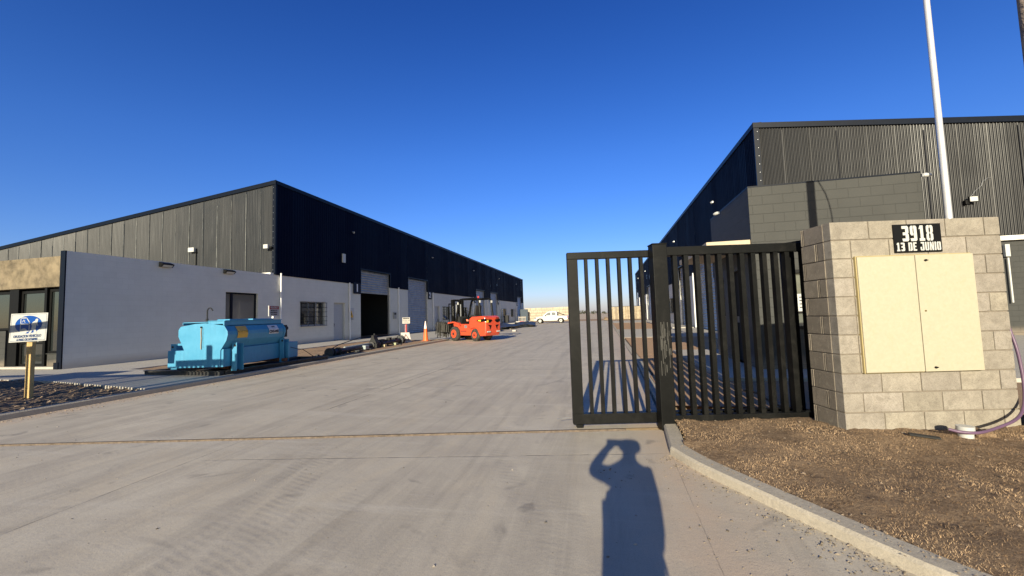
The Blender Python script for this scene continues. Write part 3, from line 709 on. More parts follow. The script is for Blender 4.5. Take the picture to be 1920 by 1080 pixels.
    # lower street wall of the main hall
    lw = mb(); lw.box((lo+.02, Y0, 0), (hi-.02, Y0+.2, fascia)); lw.build('front_wall', M['olive_x'] if d < 0 else M['white_x'], root)
    if not annex:
        bm_ = mb(); bm_.box((lo+.0, Y0-.16, fascia-.12), (hi-.02, Y0-.0, fascia+.05)); bm_.build('white_beam', M['white_trim'], root, bevel=.005)
    return root, us, mb
XL, XR = -17.33, 6.53
wl, us, mbl = warehouse(XL, 1, 'warehouse_building', 'long warehouse with navy upper walls, white block base and glazed office on the left', (1, 2, 3, 4, 5), ZW-.05, True)
wr, us2, mbr = warehouse(XR, -1, 'warehouse_building', 'ribbed dark metal warehouse with sloping roofline behind the block pillar on the right', (6, 7, 8, 9, 10), 3.72, False)

# number plates on the yard faces
DW = M['white_shade_lift']
def number_plate(n, x, d, yc, label):
    t = empty('number_sign', (x+d*.05, yc, 3.28), label, 'sign', 'unit number plates along the yard', rz=R(90)*d)
    p = MB(); p.box((-.46, -.012, 0), (.46, .012, .80)); p.build('plate', M['navy_matte'], t, bevel=.004)
    text(str(n), t, (0, -.016, .40), .72, DW, off=.03, name='digit')
PL = ['navy plate with digit one just left of the half open roller door', 'navy plate with digit two right of the closed roller door behind the orange cone', 'navy plate with digit three behind the forklift mast',
      'navy plate with digit four right of the forklift guard', 'navy plate with digit five nearest the far corner of the left warehouse']
PRL = ['navy plate with digit six behind the gatehouse canopy', 'navy plate with digit seven seen through the bars just right of the gate post', 'navy plate with digit eight hidden behind the gate post',
       'navy plate with digit nine seen through the bars just left of the gate post', 'navy plate with number ten at the far end of the right warehouse']
for k, q in enumerate(us):
    yc = sum(q['num'])/2
    number_plate(k+1, XL, 1, yc, PL[k]); number_plate(k+6, XR, -1, yc, PRL[k])

# ---- glazed office annex of the left warehouse
AY = 10.11
an = mbl()
holes = [(15.85, 17.7, 1.0, 2.92)]
grid_wall(an, 'x', XL, AY-.15, Y0, 0, ZW, holes, .2, -1)
an.quad((XL, AY-.15, ZW), (XL, Y0, ZW), (XL-.2, Y0, ZW), (XL-.2, AY-.15, ZW))
an.quad((XL-.2, AY+.12, ZW), (XL-.2, Y0, ZW), (XL-.2, Y0, ZW-.3), (XL-.2, AY+.12, ZW-.3))
an.build('annex_side_wall', M['white_y'], wl)
ed = mbl(); ed.box((XL-.21, AY-.19, 0), (XL+.004, AY-.152, ZW+.004)); ed.box((XL-.21, AY-.152, 0), (XL-.2, AY+.1, ZW)); ed.box((XL-.30, AY-.21, .1), (XL-.1, AY-.19, .32))
ed.build('wall_end', M['navy'], wl)
concb = simple('board_marked_concrete', (.165, .132, .086), .88, var=.5, scale=3.0, bmp=.6, bscale=25, bd=.006, dirt=((.24, .19, .13), .8), world=True)
bmx = mbl(); bmx.box((-45, AY, 2.84), (XL-.2, AY+.3, 3.88)); bmx.build('concrete_beam', concb, wl, bevel=.012)
ar = mbl(); ar.box((-45, AY+.3, 3.7), (XL-.2, Y0, 3.8)); ar.build('annex_roof', M['roof'], wl)
ol = mbl(); ol.box((XL-1.15, AY+.1, .05), (XL-.2, AY+.25, .58)); ol.box((-26, AY+.02, .05), (XL-3.03, AY+.25, 1.40)); ol.box((XL-1.15, AY+.06, .5801), (XL-.22, AY+.26, .60))
ol.box((-45, AY+.02, .05), (-26, AY+.25, 2.84)); ol.build('low_wall', M['olive_x'], wl)
stp = mbl(); stp.box((-26, AY-.14, .10), (XL-.35, AY+.1, .17)); stp.build('step', M['slab'], wl, bevel=.01)
def glazed(x0, x1, z0, z1, name, mull=(), handle=None):
    f = mbl(); y0 = AY+.12; y1 = AY+.20
    f.box((x0, y0, z0), (x0+.08, y1, z1)); f.box((x1-.08, y0, z0), (x1, y1, z1)); f.box((x0+.08, y0, z0), (x1-.08, y1, z0+.08)); f.box((x0+.08, y0, z1-.09), (x1-.08, y1, z1))
    for mz in mull: f.box((x0+.08, y0, mz-.03), (x1-.08, y1, mz+.03))
    fo = f.build(name, M['black'], wl, bevel=.004)
    p = mbl(); p.box((x0+.08, AY+.155, z0+.08), (x1-.08, AY+.165, z1-.09)); p.build('pane', M['glass'], fo)
    if handle:
        h = mbl(); h.cyl((handle, AY+.06, 1.0), (handle, AY+.06, 1.45), .014, n=8); h.box((handle-.01, AY+.06, 1.02), (handle+.01, AY+.12, 1.05)); h.box((handle-.01, AY+.06, 1.40), (handle+.01, AY+.12, 1.43)); h.build('handle', M['galv'], fo)
glazed(XL-1.18, XL-.30, .60, 2.78, 'window')
glazed(XL-2.52, XL-1.30, .17, 2.76, 'glass_door', (.95,), XL-1.52)
glazed(XL-5.2, XL-3.0, 1.42, 2.78, 'window')
pj = mbl(); pj.box((XL-.30, AY+.02, .05), (XL-.2, AY+.28, 2.84)); pj.build('jamb', M['olive_y'], wl)
pj = mbl(); pj.box((XL-2.98, AY+.05, .17), (XL-2.54, AY+.24, 2.84)); pj.box((XL-1.30, AY+.05, .17), (XL-1.19, AY+.21, 2.84)); pj.build('frame_post', M['black'], wl)
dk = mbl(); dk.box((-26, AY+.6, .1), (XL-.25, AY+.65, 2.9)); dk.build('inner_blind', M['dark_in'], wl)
# side window of the annex
sw = mbl(); X0 = XL-.14
sw.box((X0-.05, 15.85, 1.0), (X0+.02, 15.92, 2.92)); sw.box((X0-.05, 17.62, 1.0), (X0+.02, 17.70, 2.92)); sw.box((X0-.05, 15.92, 2.84), (X0+.02, 17.62, 2.92)); sw.box((X0-.05, 15.92, 1.0), (X0+.02, 17.62, 1.08)); sw.box((X0-.05, 16.22, 1.08), (X0+.02, 16.34, 2.84))
swo = sw.build('window', M['navy'], wl); p = mbl(); p.box((X0-.03, 15.92, 1.08), (X0-.02, 17.62, 2.84)); p.build('pane', M['glass_beige'], swo)
# wall lamps of the annex and of the gable
for (ya, yb) in ((12.85, 13.31), (15.7, 16.2)):
    l = mbl(); l.add([(XL, ya, 3.98), (XL, yb, 3.98), (XL+.20, yb, 3.90), (XL+.20, ya, 3.90), (XL, ya, 3.78), (XL, yb, 3.78), (XL+.10, yb, 3.78), (XL+.10, ya, 3.78), (XL+.20, ya, 3.86), (XL+.20, yb, 3.86)],
                     [(0, 1, 2, 3), (4, 7, 6, 5), (0, 3, 8, 7, 4), (1, 5, 6, 9, 2), (3, 2, 9, 8), (0, 4, 5, 1)])
    lo_ = l.build('wall_lamp', M['black'], wl); l = mbl(); l.quad((XL+.104, ya+.04, 3.776), (XL+.204, ya+.04, 3.856), (XL+.204, yb-.04, 3.856), (XL+.104, yb-.04, 3.776)); l.build('lamp_lens', M['white_p'], lo_)
l = mbl(); l.box((-22.95, Y0-.25, 5.55), (-22.55, Y0-.12, 5.80)); lo_ = l.build('flood_lamp', M['white_p'], wl, bevel=.01)
l = mbl(); l.cyl((-22.6, Y0-.07, 4.0), (-22.6, Y0-.07, 5.55), .03, n=8); l.box((-22.75, Y0-.13, 5.5), (-22.5, Y0-.03, 5.56)); l.build('bracket', M['black'], lo_)
l = mbl(); l.box((XL-.45, Y0-.35, 5.40), (XL-.18, Y0-.22, 5.62)); lo_ = l.build('flood_lamp', M['white_p'], wl, bevel=.01)
l = mbl(); l.box((XL-.2, Y0-.22, 5.42), (XL-.05, Y0-.07, 5.50)); l.build('bracket', M['black'], lo_)
l = mbl(); l.box((XL-.9, Y0-.3, ZW), (XL-.02, Y0-.05, ZW+.09)); l.build('cap_mortar', M['white_trim'], wl)
# things inside unit 1
e = empty('white_cabinet', (-20.2, 28.1, .03), 'small white cabinet standing inside the open roller door', 'cabinet')
c = MB(); c.prism([(-.45, 0), (.45, 0), (.45, 1.12), (-.45, 1.22)], 'y', -.3, .3); c.build('body', M['white_p'], e, bevel=.01); c = MB(); c.box((.45, -.26, .05), (.465, .26, 1.05)); c.build('door', M['door_grey'], e)
for i, yy in enumerate((27.0, 29.6)):
    e = empty('storage_rack', (-21.5, yy, .03), ['grey steel rack inside the open roller door, left of the white cabinet', 'grey steel rack inside the open roller door, right of the white cabinet'][i], 'rack', 'racks inside unit one')
    c = MB()
    for a in (-.9, -.3, .3, .9):
        for b in (-.35, .35): c.box((b-.02, a-.02, 0), (b+.02, a+.02, 1.25))
    c.build('frame', M['galv'], e); c = MB()
    for z in (.3, .8, 1.2): c.box((-.36, -.92, z), (.36, .92, z+.03))
    c.build('shelf', M['galv'], e)
# little fittings on the white wall
t = empty('warning_sign', (XL+.01, 25.62, 1.42), 'yellow warning triangle on a pale notice beside the open roller door', 'sign')
t.rotation_euler = (0, 0, R(90))
p = MB(); p.box((-.34, -.01, 0), (.34, .0, .85)); p.build('backing', simple('pale_notice', (.55, .54, .52), .6), t)
yel = simple('safety_yellow', (.75, .42, .04), .5, var=.05); blk = M['black']
p = MB(); p.prism([(-.26, .18), (.26, .18), (0, .68)], 'y', -.012, -.016); p.build('triangle', yel, t)
p = MB(); p.prism([(-.03, .48), (.05, .48), (0, .38), (.06, .38), (-.03, .23), (0, .34), (-.06, .34)], 'y', -.017, -.019); p.build('symbol', blk, t)
text('RIESGO\nELECTRICO', t, (0, -.016, .10), .085, blk)
t = empty('meter_box', (XL+.0, 31.7, 1.42), 'small grey box screwed to the white pier between the roller doors', 'box'); 
p = MB(); p.box((0, -.22, 0), (.09, .22, .55)); p.build('body', simple('box_grey', (.30, .31, .31), .5), t, bevel=.01); p = MB(); p.box((.09, -.17, .34), (.095, .17, .48)); p.build('window', M['blackm'], t)
# white box light on the cladding
t = MB(); t.box((XL+.05, 24.55, 5.35), (XL+.14, 24.85, 5.95)); tag(t.build('box_light', M['white_p'], bevel=.01), 'small white box light high on the navy cladding before unit one', 'box')
# dark dust bin beyond unit four
t = empty('rubbish_bin', (-16.6, 69.2, .09), 'dark wheeled bin by the far doors of the left warehouse', 'bin')
p = MB(); p.prism([(-.35, .1), (.35, .1), (.42, 1.25), (-.42, 1.25)], 'y', -.4, .4); p.build('body', M['blackm'], t, bevel=.02); p = MB(); p.box((-.46, -.45, 1.25), (.46, .45, 1.33)); p.build('lid', M['blackm'], t, bevel=.02)
t = MB()
for i in range(7): t.add([(0, 0, 0)], [])
bag = MB(); 
import bmesh
def blob(loc, s, seed, disp=.25):
    bm = bmesh.new(); bmesh.ops.create_icosphere(bm, subdivisions=3, radius=1)
    for v in bm.verts:
        nn = 1 + disp*noise.fractal(v.co*1.6 + Vector((seed, 0, 0)), 1, 2, 4); v.co = Vector((v.co.x*s[0]*nn, v.co.y*s[1]*nn, max(0, v.co.z*s[2]*nn + s[2]*.55)))
    vs = [v.co + Vector(loc) for v in bm.verts]; fs = [tuple(v.index for v in f.verts) for f in bm.faces]; bm.free(); return vs, fs
m = MB(); m.add(*blob((0, 0, 0), (.35, .6, .33), 3)); o = m.build('rubbish_bag', simple('dark_green_bag', (.018, .025, .022), .4), smooth=True); o.location = (-16.7, 40.5, .09); tag(o, 'dark green rubbish bag slumped by the door of unit two', 'bag')

# ------------------------------------------------------------ guard house on the right
gh = empty('guard_house', (4.75, 11.2, 0), 'dark grey painted block gatehouse with flat roof behind the black gate', 'gatehouse'); ghi = Matrix.Translation((-4.75, -11.2, 0))
gx0, gx1, gy0, gy1 = 3.13, 6.27, 9.65, 12.85
m = MB(ghi); grid_wall(m, 'y', gy0, gx0, gx1, 0, 4.0, [(3.80, 5.3, .98, 2.15)], .18, 1); m.build('front_wall', M['olive_x'], gh)
m = MB(ghi); grid_wall(m, 'y', gy1, gx0, gx1, 0, 4.0, [], .1, -1); m.build('back_wall', M['olive_x'], gh)
m = MB(ghi); grid_wall(m, 'x', gx0, gy0, gy1, 0, 4.0, [(10.4, 11.4, .11, 2.3), (11.9, 12.5, 1.2, 2.2)], .18, 1); m.build('side_wall', M['olive_y'], gh)
m = MB(ghi); grid_wall(m, 'x', gx1, gy0, gy1, 0, 4.0, [], .1, -1); m.build('side_wall', M['olive_y'], gh)
m = MB(ghi); m.box((gx0-.005, gy0-.005, 3.99), (gx1+.005, gy1, 4.02)); m.build('roof', M['navy'], gh)
m = MB(ghi); m.box((2.25, gy0+.05, 2.74), (gx0-.001, gy1+.2, 2.87)); m.build('canopy', simple('pale_concrete_edge', (.52, .43, .31), .8, var=.1), gh, bevel=.006)
m = MB(ghi); m.box((3.80, gy0+.08, .98), (3.87, gy0+.15, 2.15)); m.box((5.23, gy0+.08, .98), (5.3, gy0+.15, 2.15)); m.box((3.72, gy0-.03, 2.10), (5.36, gy0+.15, 2.17)); m.box((3.80, gy0-.03, .93), (5.3, gy0+.15, .99)); wo = m.build('window', M['black'], gh)
m = MB(ghi); m.box((3.87, gy0+.11, .99), (5.23, gy0+.12, 2.1)); m.build('pane', glassm('greenish_glass', (.10, .11, .095), .1), wo)
m = MB(ghi); m.box((10.4-10.4+gx0+.12, 10.4, .11), (gx0+.16, 11.4, 2.3)); do = m.build('door', M['blackm'], gh)
m = MB(ghi); m.box((gx0+.10, 11.2, 1.05), (gx0+.12, 11.3, 1.2)); m.build('handle', M['galv'], do)
m = MB(ghi); m.box((gx0+.12, 11.9, 1.2), (gx0+.14, 12.5, 2.2)); m.build('window', M['glass'], gh)
t = empty('notice_board', (4.17, gy0-.05, 1.30), 'white notice board under the window of the gatehouse', 'sign'); m = MB(); m.box((-.30, -.012, 0), (.30, .012, .36)); m.build('board', M['white_p'], t)
for i in range(4):
    m = MB(); m.box((-.24, -.0145, .28-i*.07), (.24-.05*(i % 2), -.0125, .30-i*.07)); m.build('text_line', M['blackm'], t)
def barn_lamp(loc, rz, label):
    t = empty('gate_lamp', loc, label, 'lamp', rz=rz); t.scale = (.5, .6, .6); m = MB(); m.tube([(0, 0, 0), (.06, 0, 0), (.16, 0, -.01), (.26, 0, -.02), (.29, 0, -.02)], [.055, .075, .07, .045, .005], 12); m.build('housing', M['white_p'], t, smooth=True)
    m = MB(); m.box((-.05, -.03, -.05), (.0, .03, .05)); m.build('bracket', M['galv'], t)
barn_lamp((6.30, gy0-.02, 3.93), 0, 'white capsule lamp at the top right corner of the gatehouse')
barn_lamp((gx0-.06, 11.75, 3.95), R(140), 'white capsule lamp on the left edge of the gatehouse roof')

# fittings on the right warehouse front
t = empty('flood_light', (13.64, Y0-.25, 5.1), 'square white floodlight with trailing cable on the ribbed front wall', 'lamp')
m = MB(); m.box((-.14, 0, 0), (.14, .07, .22)); m.box((-.22, .05, -.06), (-.1, .2, .1)); m.build('housing', M['black'], t, bevel=.01)
m = MB(); m.box((-.12, -.008, .02), (.12, -.001, .20)); m.build('lens', M['white_p'], t)
m = MB(); m.tube([(.05, .18, .25), (.2, .18, .45), (.4, .18, .62), (.45, .18, .78), (.62, .17, .9), (.75, .18, .92)], .006, 6); m.build('cable', M['galv'], t)
t = empty('service_pipes', (14.55, Y0-.12, 0), 'white pipes clipped to the dark wall right of the block pillar', 'pipe')
m = MB(); m.box((-.07, -.05, 3.0), (.07, .05, 3.45)); m.build('box', M['white_p'], t); m = MB(); m.cyl((.02, 0, 1.3), (.02, 0, 2.95), .03, n=8); m.build('pipe', M['white_p'], t)

# ------------------------------------------------------------ block pillar with meter cabinet
pr = empty('block_pillar', (2.37, 4.962, .085), 'bare grey concrete block pillar holding a beige cabinet beside the gate', 'pillar', rz=math.atan2(.199, .98))
PW, PD, CH = 1.76, .45, .2
m = MB(); m.box((.004, .004, 0), (PW-.004, PD-.004, 11*CH-.004)); core = m
mortar = simple('mortar', (.20, .17, .135), .95, var=.2, scale=20, bmp=.8, bscale=80, bd=.004)
core.build('mortar_core', mortar, pr)
vs, fs, cs = [], [], []
rb = random.Random(5)
def blk_box(a, b, tint):
    k = len(vs); (x0, y0, z0), (x1, y1, z1) = a, b; ch = .004
    m = MB(); m.box(a, b); 
    for p in m.v: vs.append(tuple(p))
    for f in m.f: fs.append([k+i for i in f]); cs.append(tint)
J = .011
for r in range(11):
    z0 = r*CH + J/2; z1 = (r+1)*CH - J/2
    cuts = [0, .4, .8, 1.2, 1.6, PW] if r % 2 == 0 else [0, .2, .6, 1.0, 1.4, PW]
    if r in (8, 6, 4): cuts = [0, .2, .38, .8, 1.22, 1.4, 1.58, PW]
    for a, b in zip(cuts[:-1], cuts[1:]):
        k = .29 + .07*rb.random(); t = (k, k*.90, k*(.74+.05*rb.random()))
        jx = .003*rb.random(); blk_box((a+(J/2 if a else 0), -.004-jx, z0+.002*rb.random()), (b-(J/2 if b < PW else 0), .1, z1-.002*rb.random()), t)
    sc_ = [.1, .2, .225, PD] if r % 2 else [.1, .40, .425, PD]
    for a, b in zip(sc_[:-1], sc_[1:]):
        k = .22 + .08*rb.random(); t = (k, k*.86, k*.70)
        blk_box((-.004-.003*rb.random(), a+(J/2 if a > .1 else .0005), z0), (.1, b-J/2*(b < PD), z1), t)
        k = .28 + .1*rb.random(); t = (k, k*.89, k*.77)
        blk_box((PW-.1, a+(J/2 if a > .1 else .0005), z0), (PW+.005, b-J/2*(b < PD), z1), t)
    for a, b in zip([0, .4, .8, 1.2], [.4, .8, 1.2, PW]): blk_box((a+J/2, PD-.1, z0), (b-J/2, PD+.006, z1), t)
def block_mat():
    m, nt, b = newmat('bare_concrete_block'); a = nt.nodes.new('ShaderNodeAttribute'); a.attribute_name = 'tint'; p = objc(nt)
    n = noise_(nt, p, 7, 7, .7, .5); f = noise_(nt, p, 110, 5, .8); st = noise_(nt, p, 18, 5, .6)
    c = mixc(nt, ramp(nt, n, [(.35, .55), (.6, 0.0)]), a.outputs['Color'], (.16, .14, .115))
    c = mixc(nt, ramp(nt, st, [(.56, 0.0), (.7, .5)]), c, (.36, .325, .27))
    c = mixc(nt, ramp(nt, f, [(.36, .6), (.5, 0.0)]), c, (.13, .11, .09))
    L(nt, c, b.inputs['Base Color']); b.inputs['Roughness'].default_value = .95; b.inputs['Specular IOR Level'].default_value = .15
    L(nt, bump(nt, mth(nt, 'ADD', f, mth(nt, 'MULTIPLY', st, .5)), .7, .006), b.inputs['Normal']); return m
bo = colored('concrete_blocks', vs, fs, cs, block_mat()); bo.parent = pr
bv = bo.modifiers.new('bevel', 'BEVEL'); bv.width = .0035; bv.segments = 2
m = MB(); 
nv = 40; path = []
for i in range(nv+1): x = -.04 + (PW+.08)*i/nv; path.append((x, -.03-.02*noise.noise(Vector((x*5, 0, 0))), .0))
vs_ = []; 
for i, (x, y, z) in enumerate(path): h = .02+.03*abs(noise.noise(Vector((x*7, 3, 0)))); vs_ += [(x, y-.04, -.08), (x, -.001, h-.005), (x, .05, h)]
m.add(vs_, [(3*i+k, 3*i+3+k, 3*i+4+k, 3*i+1+k) for i in range(nv) for k in (0, 1)]); m.build('mortar_foot', mortar, pr, smooth=True)
# cabinet: steel frame, two beige doors, locks
beige = simple('beige_fibre_panel', (.41, .375, .28), .6, var=.05, scale=30, bmp=.25, bscale=90, bd=.002, dirt=((.40, .33, .2), .35))
cx0, cx1, cz0, cz1 = .225, 1.41, .61, 1.81
m = MB(); m.box((cx0-.010, -.030, cz0-.008), (cx0, .02, cz1+.008)); m.box((cx0, -.020, cz0-.009), (cx1, .02, cz0-.003)); m.box((cx0, -.024, cz1+.003), (cx1, .02, cz1+.012)); m.build('cabinet_frame', simple('yellowed_frame', (.36, .29, .14), .6), pr)
cm = (cx0+cx1)/2
d1 = MB(); d1.box((cx0, -.045, cz0), (cm-.003, -.012, cz1)); d1.build('cabinet_door', beige, pr, bevel=.003)
d2 = MB(); d2.box((cm+.003, -.048, cz0-.002), (cx1, -.012, cz1+.002)); d2o = d2.build('cabinet_door', beige, pr, bevel=.003)
for z in (cz0+.04, cz1-.055):
    m = MB(); m.cyl((cm+.10, -.049, z), (cm+.10, -.062, z), .011, n=10); m.box((cm+.085, -.058, z-.004), (cm+.125, -.054, z+.004)); m.build('lock', M['black'], d2o)
m = MB(); m.cyl((cm+.055, -.049, 1.23), (cm+.055, -.054, 1.23), .009, n=10); m.build('keyhole', simple('brass', (.3, .22, .1), .4, .7), d2o)
# address sign: flat black plate, white stencil
t = empty('address_sign', (0, 0, 0), 'black plate with white stencil text 3918 and 13 DE JUNIO on the block pillar', 'sign', rz=pr.rotation_euler[2])
t.location = pr.location
ax0, ax1, az0, az1 = .645, 1.135, 1.845, 2.145
m = MB(); m.box((ax0, -.020, az0), (ax1, -.010, az1)); m.build('plate', M['black'], t)
stencil('3918', ax0+.085, ax1-.085, az0+.118, az1-.018, -.0205, t, M['white_p'])
stencil('13 DE JUNIO', ax0+.016, ax1-.016, az0+.016, az0+.105, -.0205, t, M['white_p'])

# white stub pipe, purple hose, scrap at the foot
t = empty('stub_pipe', (3.30, 4.84, .05), 'short white plastic pipe stub poking out of the soil by the pillar', 'pipe')
m = MB(); m.cyl((0, 0, 0), (0, 0, .155), .055, n=18); m.cyl((0, 0, .10), (0, 0, .165), .066, n=18); m.build('pipe', M['white_p'], t, smooth=True)
m = MB(); hp = smooth_path([(3.14, 4.80, .19), (3.22, 4.765, .175), (3.36, 4.765, .175), (3.62, 4.92, .19), (3.86, 5.06, .23), (4.02, 5.18, .30), (4.12, 5.27, .45), (4.14, 5.30, .7), (4.13, 5.34, 1.0), (4.13, 5.5, 1.4), (4.14, 5.9, 1.62), (4.2, 6.6, 1.5)], 8)
m.tube(hp, .014, 10); tag(m.build('garden_hose', simple('purple_hose', (.13, .075, .13), .45, var=.1), smooth=True), 'purple grey hose curving round the right edge of the block pillar', 'hose')
m = MB(); m.add(*blob((0, 0, 0), (.11, .09, .06), 9, .6)); o = m.build('mortar_lump', M['turf_base'], smooth=True); o.location = (3.52, 5.0, .07); tag(o, 'small rough lump of soil beside the white pipe stub', 'rubble')
m = MB(); m.add(*blob((0, 0, 0), (.34, .16, .13), 21, .6)); o = m.build('soil_mound', M['turf_base'], smooth=True); o.location = (4.45, 5.2, .08); tag(o, 'small heap of dug soil by the right foot of the pillar', 'mound')
m = MB(); m.box((-.11, -.03, 0), (.11, .03, .012)); o = m.build('scrap_strip', M['blackm']); o.location = (2.93, 4.78, .12); o.rotation_euler = (R(3), R(4), R(-18)); tag(o, 'dark scrap strip lying in front of the block pillar', 'scrap')

# ------------------------------------------------------------ gate
gm = M['black']; gmat = simple('gate_paint', (.0050, .0052, .0052), .45, spec=.16, var=.25, scale=5, bmp=.12, bscale=70, dirt=((.035, .033, .030), .3))
gp = empty('gate_post', GO+U*.03, 'square black steel post between the open leaf and the fixed fence panel', 'post', rz=a_)
m = MB(); m.box((-.085, -.09, 0), (.085, .09, 2.20)); m.build('post', gmat, gp, bevel=.006); m = MB(); m.box((-.092, -.097, 2.20), (.092, .097, 2.212)); m.build('cap', gmat, gp, bevel=.003)
m = MB()
rq = random.Random(2)
for i in range(26): z = .62+.5*rq.random(); x = -.06+.12*rq.random(); m.box((x, -.0925, z), (x+.004+.008*rq.random(), -.0905, z+.05+.16*rq.random()))
m.build('scuff', simple('scuffed_paint', (.045, .043, .038), .7), gp)
def leaf(name, label, u0, u1, v, bar, spacing, off, zt=2.13, rail=.085, stile=.13, cat='gate', tb=.05, brail=.135, zb=.045, ends=(True, True)):
    t = empty(name, GO, label, cat, rz=a_)
    m = MB(); m.box((u0, v-tb/2-.01, zt-rail), (u1, v+tb/2+.01, zt)); m.build('top_rail', gmat, t, bevel=.004)
    m = MB(); m.box((u0, v-tb/2-.012, zb), (u1, v+tb/2+.012, zb+brail)); m.build('bottom_rail', gmat, t, bevel=.004)
    if ends[0]: m = MB(); m.box((u0, v-tb/2-.008, zb+brail), (u0+stile, v+tb/2+.008, zt-rail)); m.build('stile', gmat, t, bevel=.004)
    if ends[1]: m = MB(); m.box((u1-stile, v-tb/2-.008, zb+brail), (u1, v+tb/2+.008, zt-rail)); m.build('stile', gmat, t, bevel=.004)
    a = u0 + (stile if ends[0] else 0) ; b = u1 - (stile if ends[1] else 0)
    for i in range(-10, 14):
        x = off + spacing*i
        if x-bar < a+.03 or x+bar > b-.02: continue
        m = MB(); m.box((x-bar/2, v-.036, zb+brail), (x+bar/2, v+.036, zt-rail)); m.build('bar', gmat, t)
    return t
lf = leaf('sliding_gate', 'black barred gate leaf standing half open left of the square post', -1.06, 1.76, .17, .038, .1383, .285, zt=2.165, brail=.125, zb=.04, tb=.075)
m = MB(); m.box((-1.02, .12, .0), (-.94, .22, .038)); m.build('wheel_box', gmat, lf); m = MB(); m.box((1.4, .12, 0), (1.48, .22, .038)); m.build('wheel_box', gmat, lf)
m = MB(); m.tube([(-1.08, .17, .12), (-1.2, .15, .115), (-1.26, .12, .112)], .004, 5); m.build('bent_wire', M['galv'], lf)
fx = leaf('fence_panel', 'fixed black barred fence panel between the square post and the block pillar', .12, 1.79, .0, .052, .134, .225, zt=2.17, rail=.105, stile=.04, cat='fence', brail=.11, zb=.05, tb=.075, ends=(False, True))
m = MB(); m.box((1.791, -.035, .055), (1.80, .035, .155)); m.box((1.801, -.04, .045), (1.811, .04, .165)); m.build('rail_end', gmat, fx, bevel=.003)
# roller guide arm on the pillar
t = empty('guide_arm', (GO + U*1.62 + V*.10 + Vector((0, 0, 2.10))), 'black bolted guide arm reaching from the pillar over the gate top', 'bracket', rz=a_)
m = MB(); m.box((0, -.05, .0), (.12, .09, .06)); m.cyl((.04, .02, -.05), (.04, .02, .0), .03, n=12); m.build('roller_box', gmat, t, bevel=.003)
m = MB(); m.add([(-.02, -.04, .055), (.46, -.10, .10), (.46, -.04, .10), (-.02, .03, .055), (-.02, -.04, .085), (.46, -.10, .145), (.46, -.04, .145), (-.02, .03, .085)], [(0, 1, 2, 3), (4, 7, 6, 5), (0, 4, 5, 1), (1, 5, 6, 2), (2, 6, 7, 3), (3, 7, 4, 0)]); m.build('arm', gmat, t, bevel=.003)
m = MB()
for x in (.22, .34): m.cyl((x, -.085-.0*x, .075+.07*x+.02), (x, -.105, .075+.07*x+.02), .010, n=8)
m.build('bolt', M['galv'], t)

# flagpole right behind the pillar and a leaning timber pole
m = MB(); m.cyl((0, 0, 0), (0, 0, 9.0), .060, .045, 24); o = m.build('flagpole', simple('white_pole_paint', (.62, .61, .60), .4, .3, var=.08), smooth=True); o.location = (6.42, 9.30, .05); tag(o, 'tall white metal flagpole rising behind the block pillar', 'pole')
t = empty('timber_pole', (4.235, 4.92, 0), 'thick weathered timber utility pole at the right edge of the view', 'pole'); m = MB(); m.cyl((0, 0, 0), (-.0, 0, 8.5), .085, .075, 18)
m.build('shaft', simple('weathered_timber', (.24, .19, .155), .9, var=.35, scale=8, bmp=1, bscale=30, bd=.02), t, smooth=True); m = MB(); m.cyl((-.05, -.05, 4.05), (-.12, -.09, 4.07), .01, n=8); m.build('step_bolt', M['galv'], t); m = MB(); m.tube(smooth_path([(.08, 0, 5.6), (.30, .1, 5.0), (.34, .1, 4.3), (.14, .05, 3.4), (.09, 0, 2.6)]), .012, 6); m.build('cable', M['blackm'], t)

# ------------------------------------------------------------ warning board on the timber stake
t = empty('pace_sign', (-11.28, 5.98, .04), 'white board with blue oval of truck and walking figure on a timber stake', 'sign', rz=0)
m = MB(); m.prism([(-.075, -.1), (.075, -.1), (.085, 1.12), (-.065, 1.12)], 'y', -.03, .03); so = m.build('stake', simple('pine_timber', (.58, .40, .17), .75, var=.25, scale=6, bmp=.4, bscale=30, dirt=((.3, .2, .1), .5)), t, bevel=.004)
m = MB(); m.prism([(-.57, 1.12), (.47, 1.15), (.50, 1.70), (-.53, 1.705)], 'y', -.036, -.031); m.build('board', M['white_p'], t)
blue = simple('sign_blue', (.002, .06, .30), .4, var=.03, bmp=0); wh = M['white_p']; dkb = simple('sign_ink', (.03, .06, .15), .5)
def bpt(u, v): # board coords: u 0..1, v 0..1
    a = Vector((-.57+u*1.04, 1.12+.03*u)); b = Vector((-.53+u*1.03, 1.705-.005*u)); q = a+(b-a)*v; return (q.x, q.y)
m = MB(); m.prism([bpt(.5+.365*math.cos(k*math.pi/18), .60+.315*math.sin(k*math.pi/18)) for k in range(36)], 'y', -.0365, -.038); m.build('oval', blue, t)
m = MB()
for a, b in (((.03, .04), (.97, .04)), ((.97, .04), (.97, .96)), ((.97, .96), (.03, .96)), ((.03, .96), (.03, .04))):
    p, q = Vector(bpt(*a)), Vector(bpt(*b)); dd = (q-p).normalized(); nn = Vector((-dd.y, dd.x))*.0035; m.prism([tuple(p-nn), tuple(q-nn), tuple(q+nn), tuple(p+nn)], 'y', -.0365, -.0375)
m.build('border', dkb, t)
def strokes(pairs, wd, mat, name, y0=-.0385, y1=-.040):
    m = MB()
    for a, b in pairs:
        p, q = Vector(bpt(*a)), Vector(bpt(*b)); dd = (q-p).normalized(); nn = Vector((-dd.y, dd.x))*wd; p = p-dd*wd*.6; q = q+dd*wd*.6
        m.prism([tuple(p-nn), tuple(q-nn), tuple(q+nn), tuple(p+nn)], 'y', y0, y1)
    return m.build(name, mat, t)
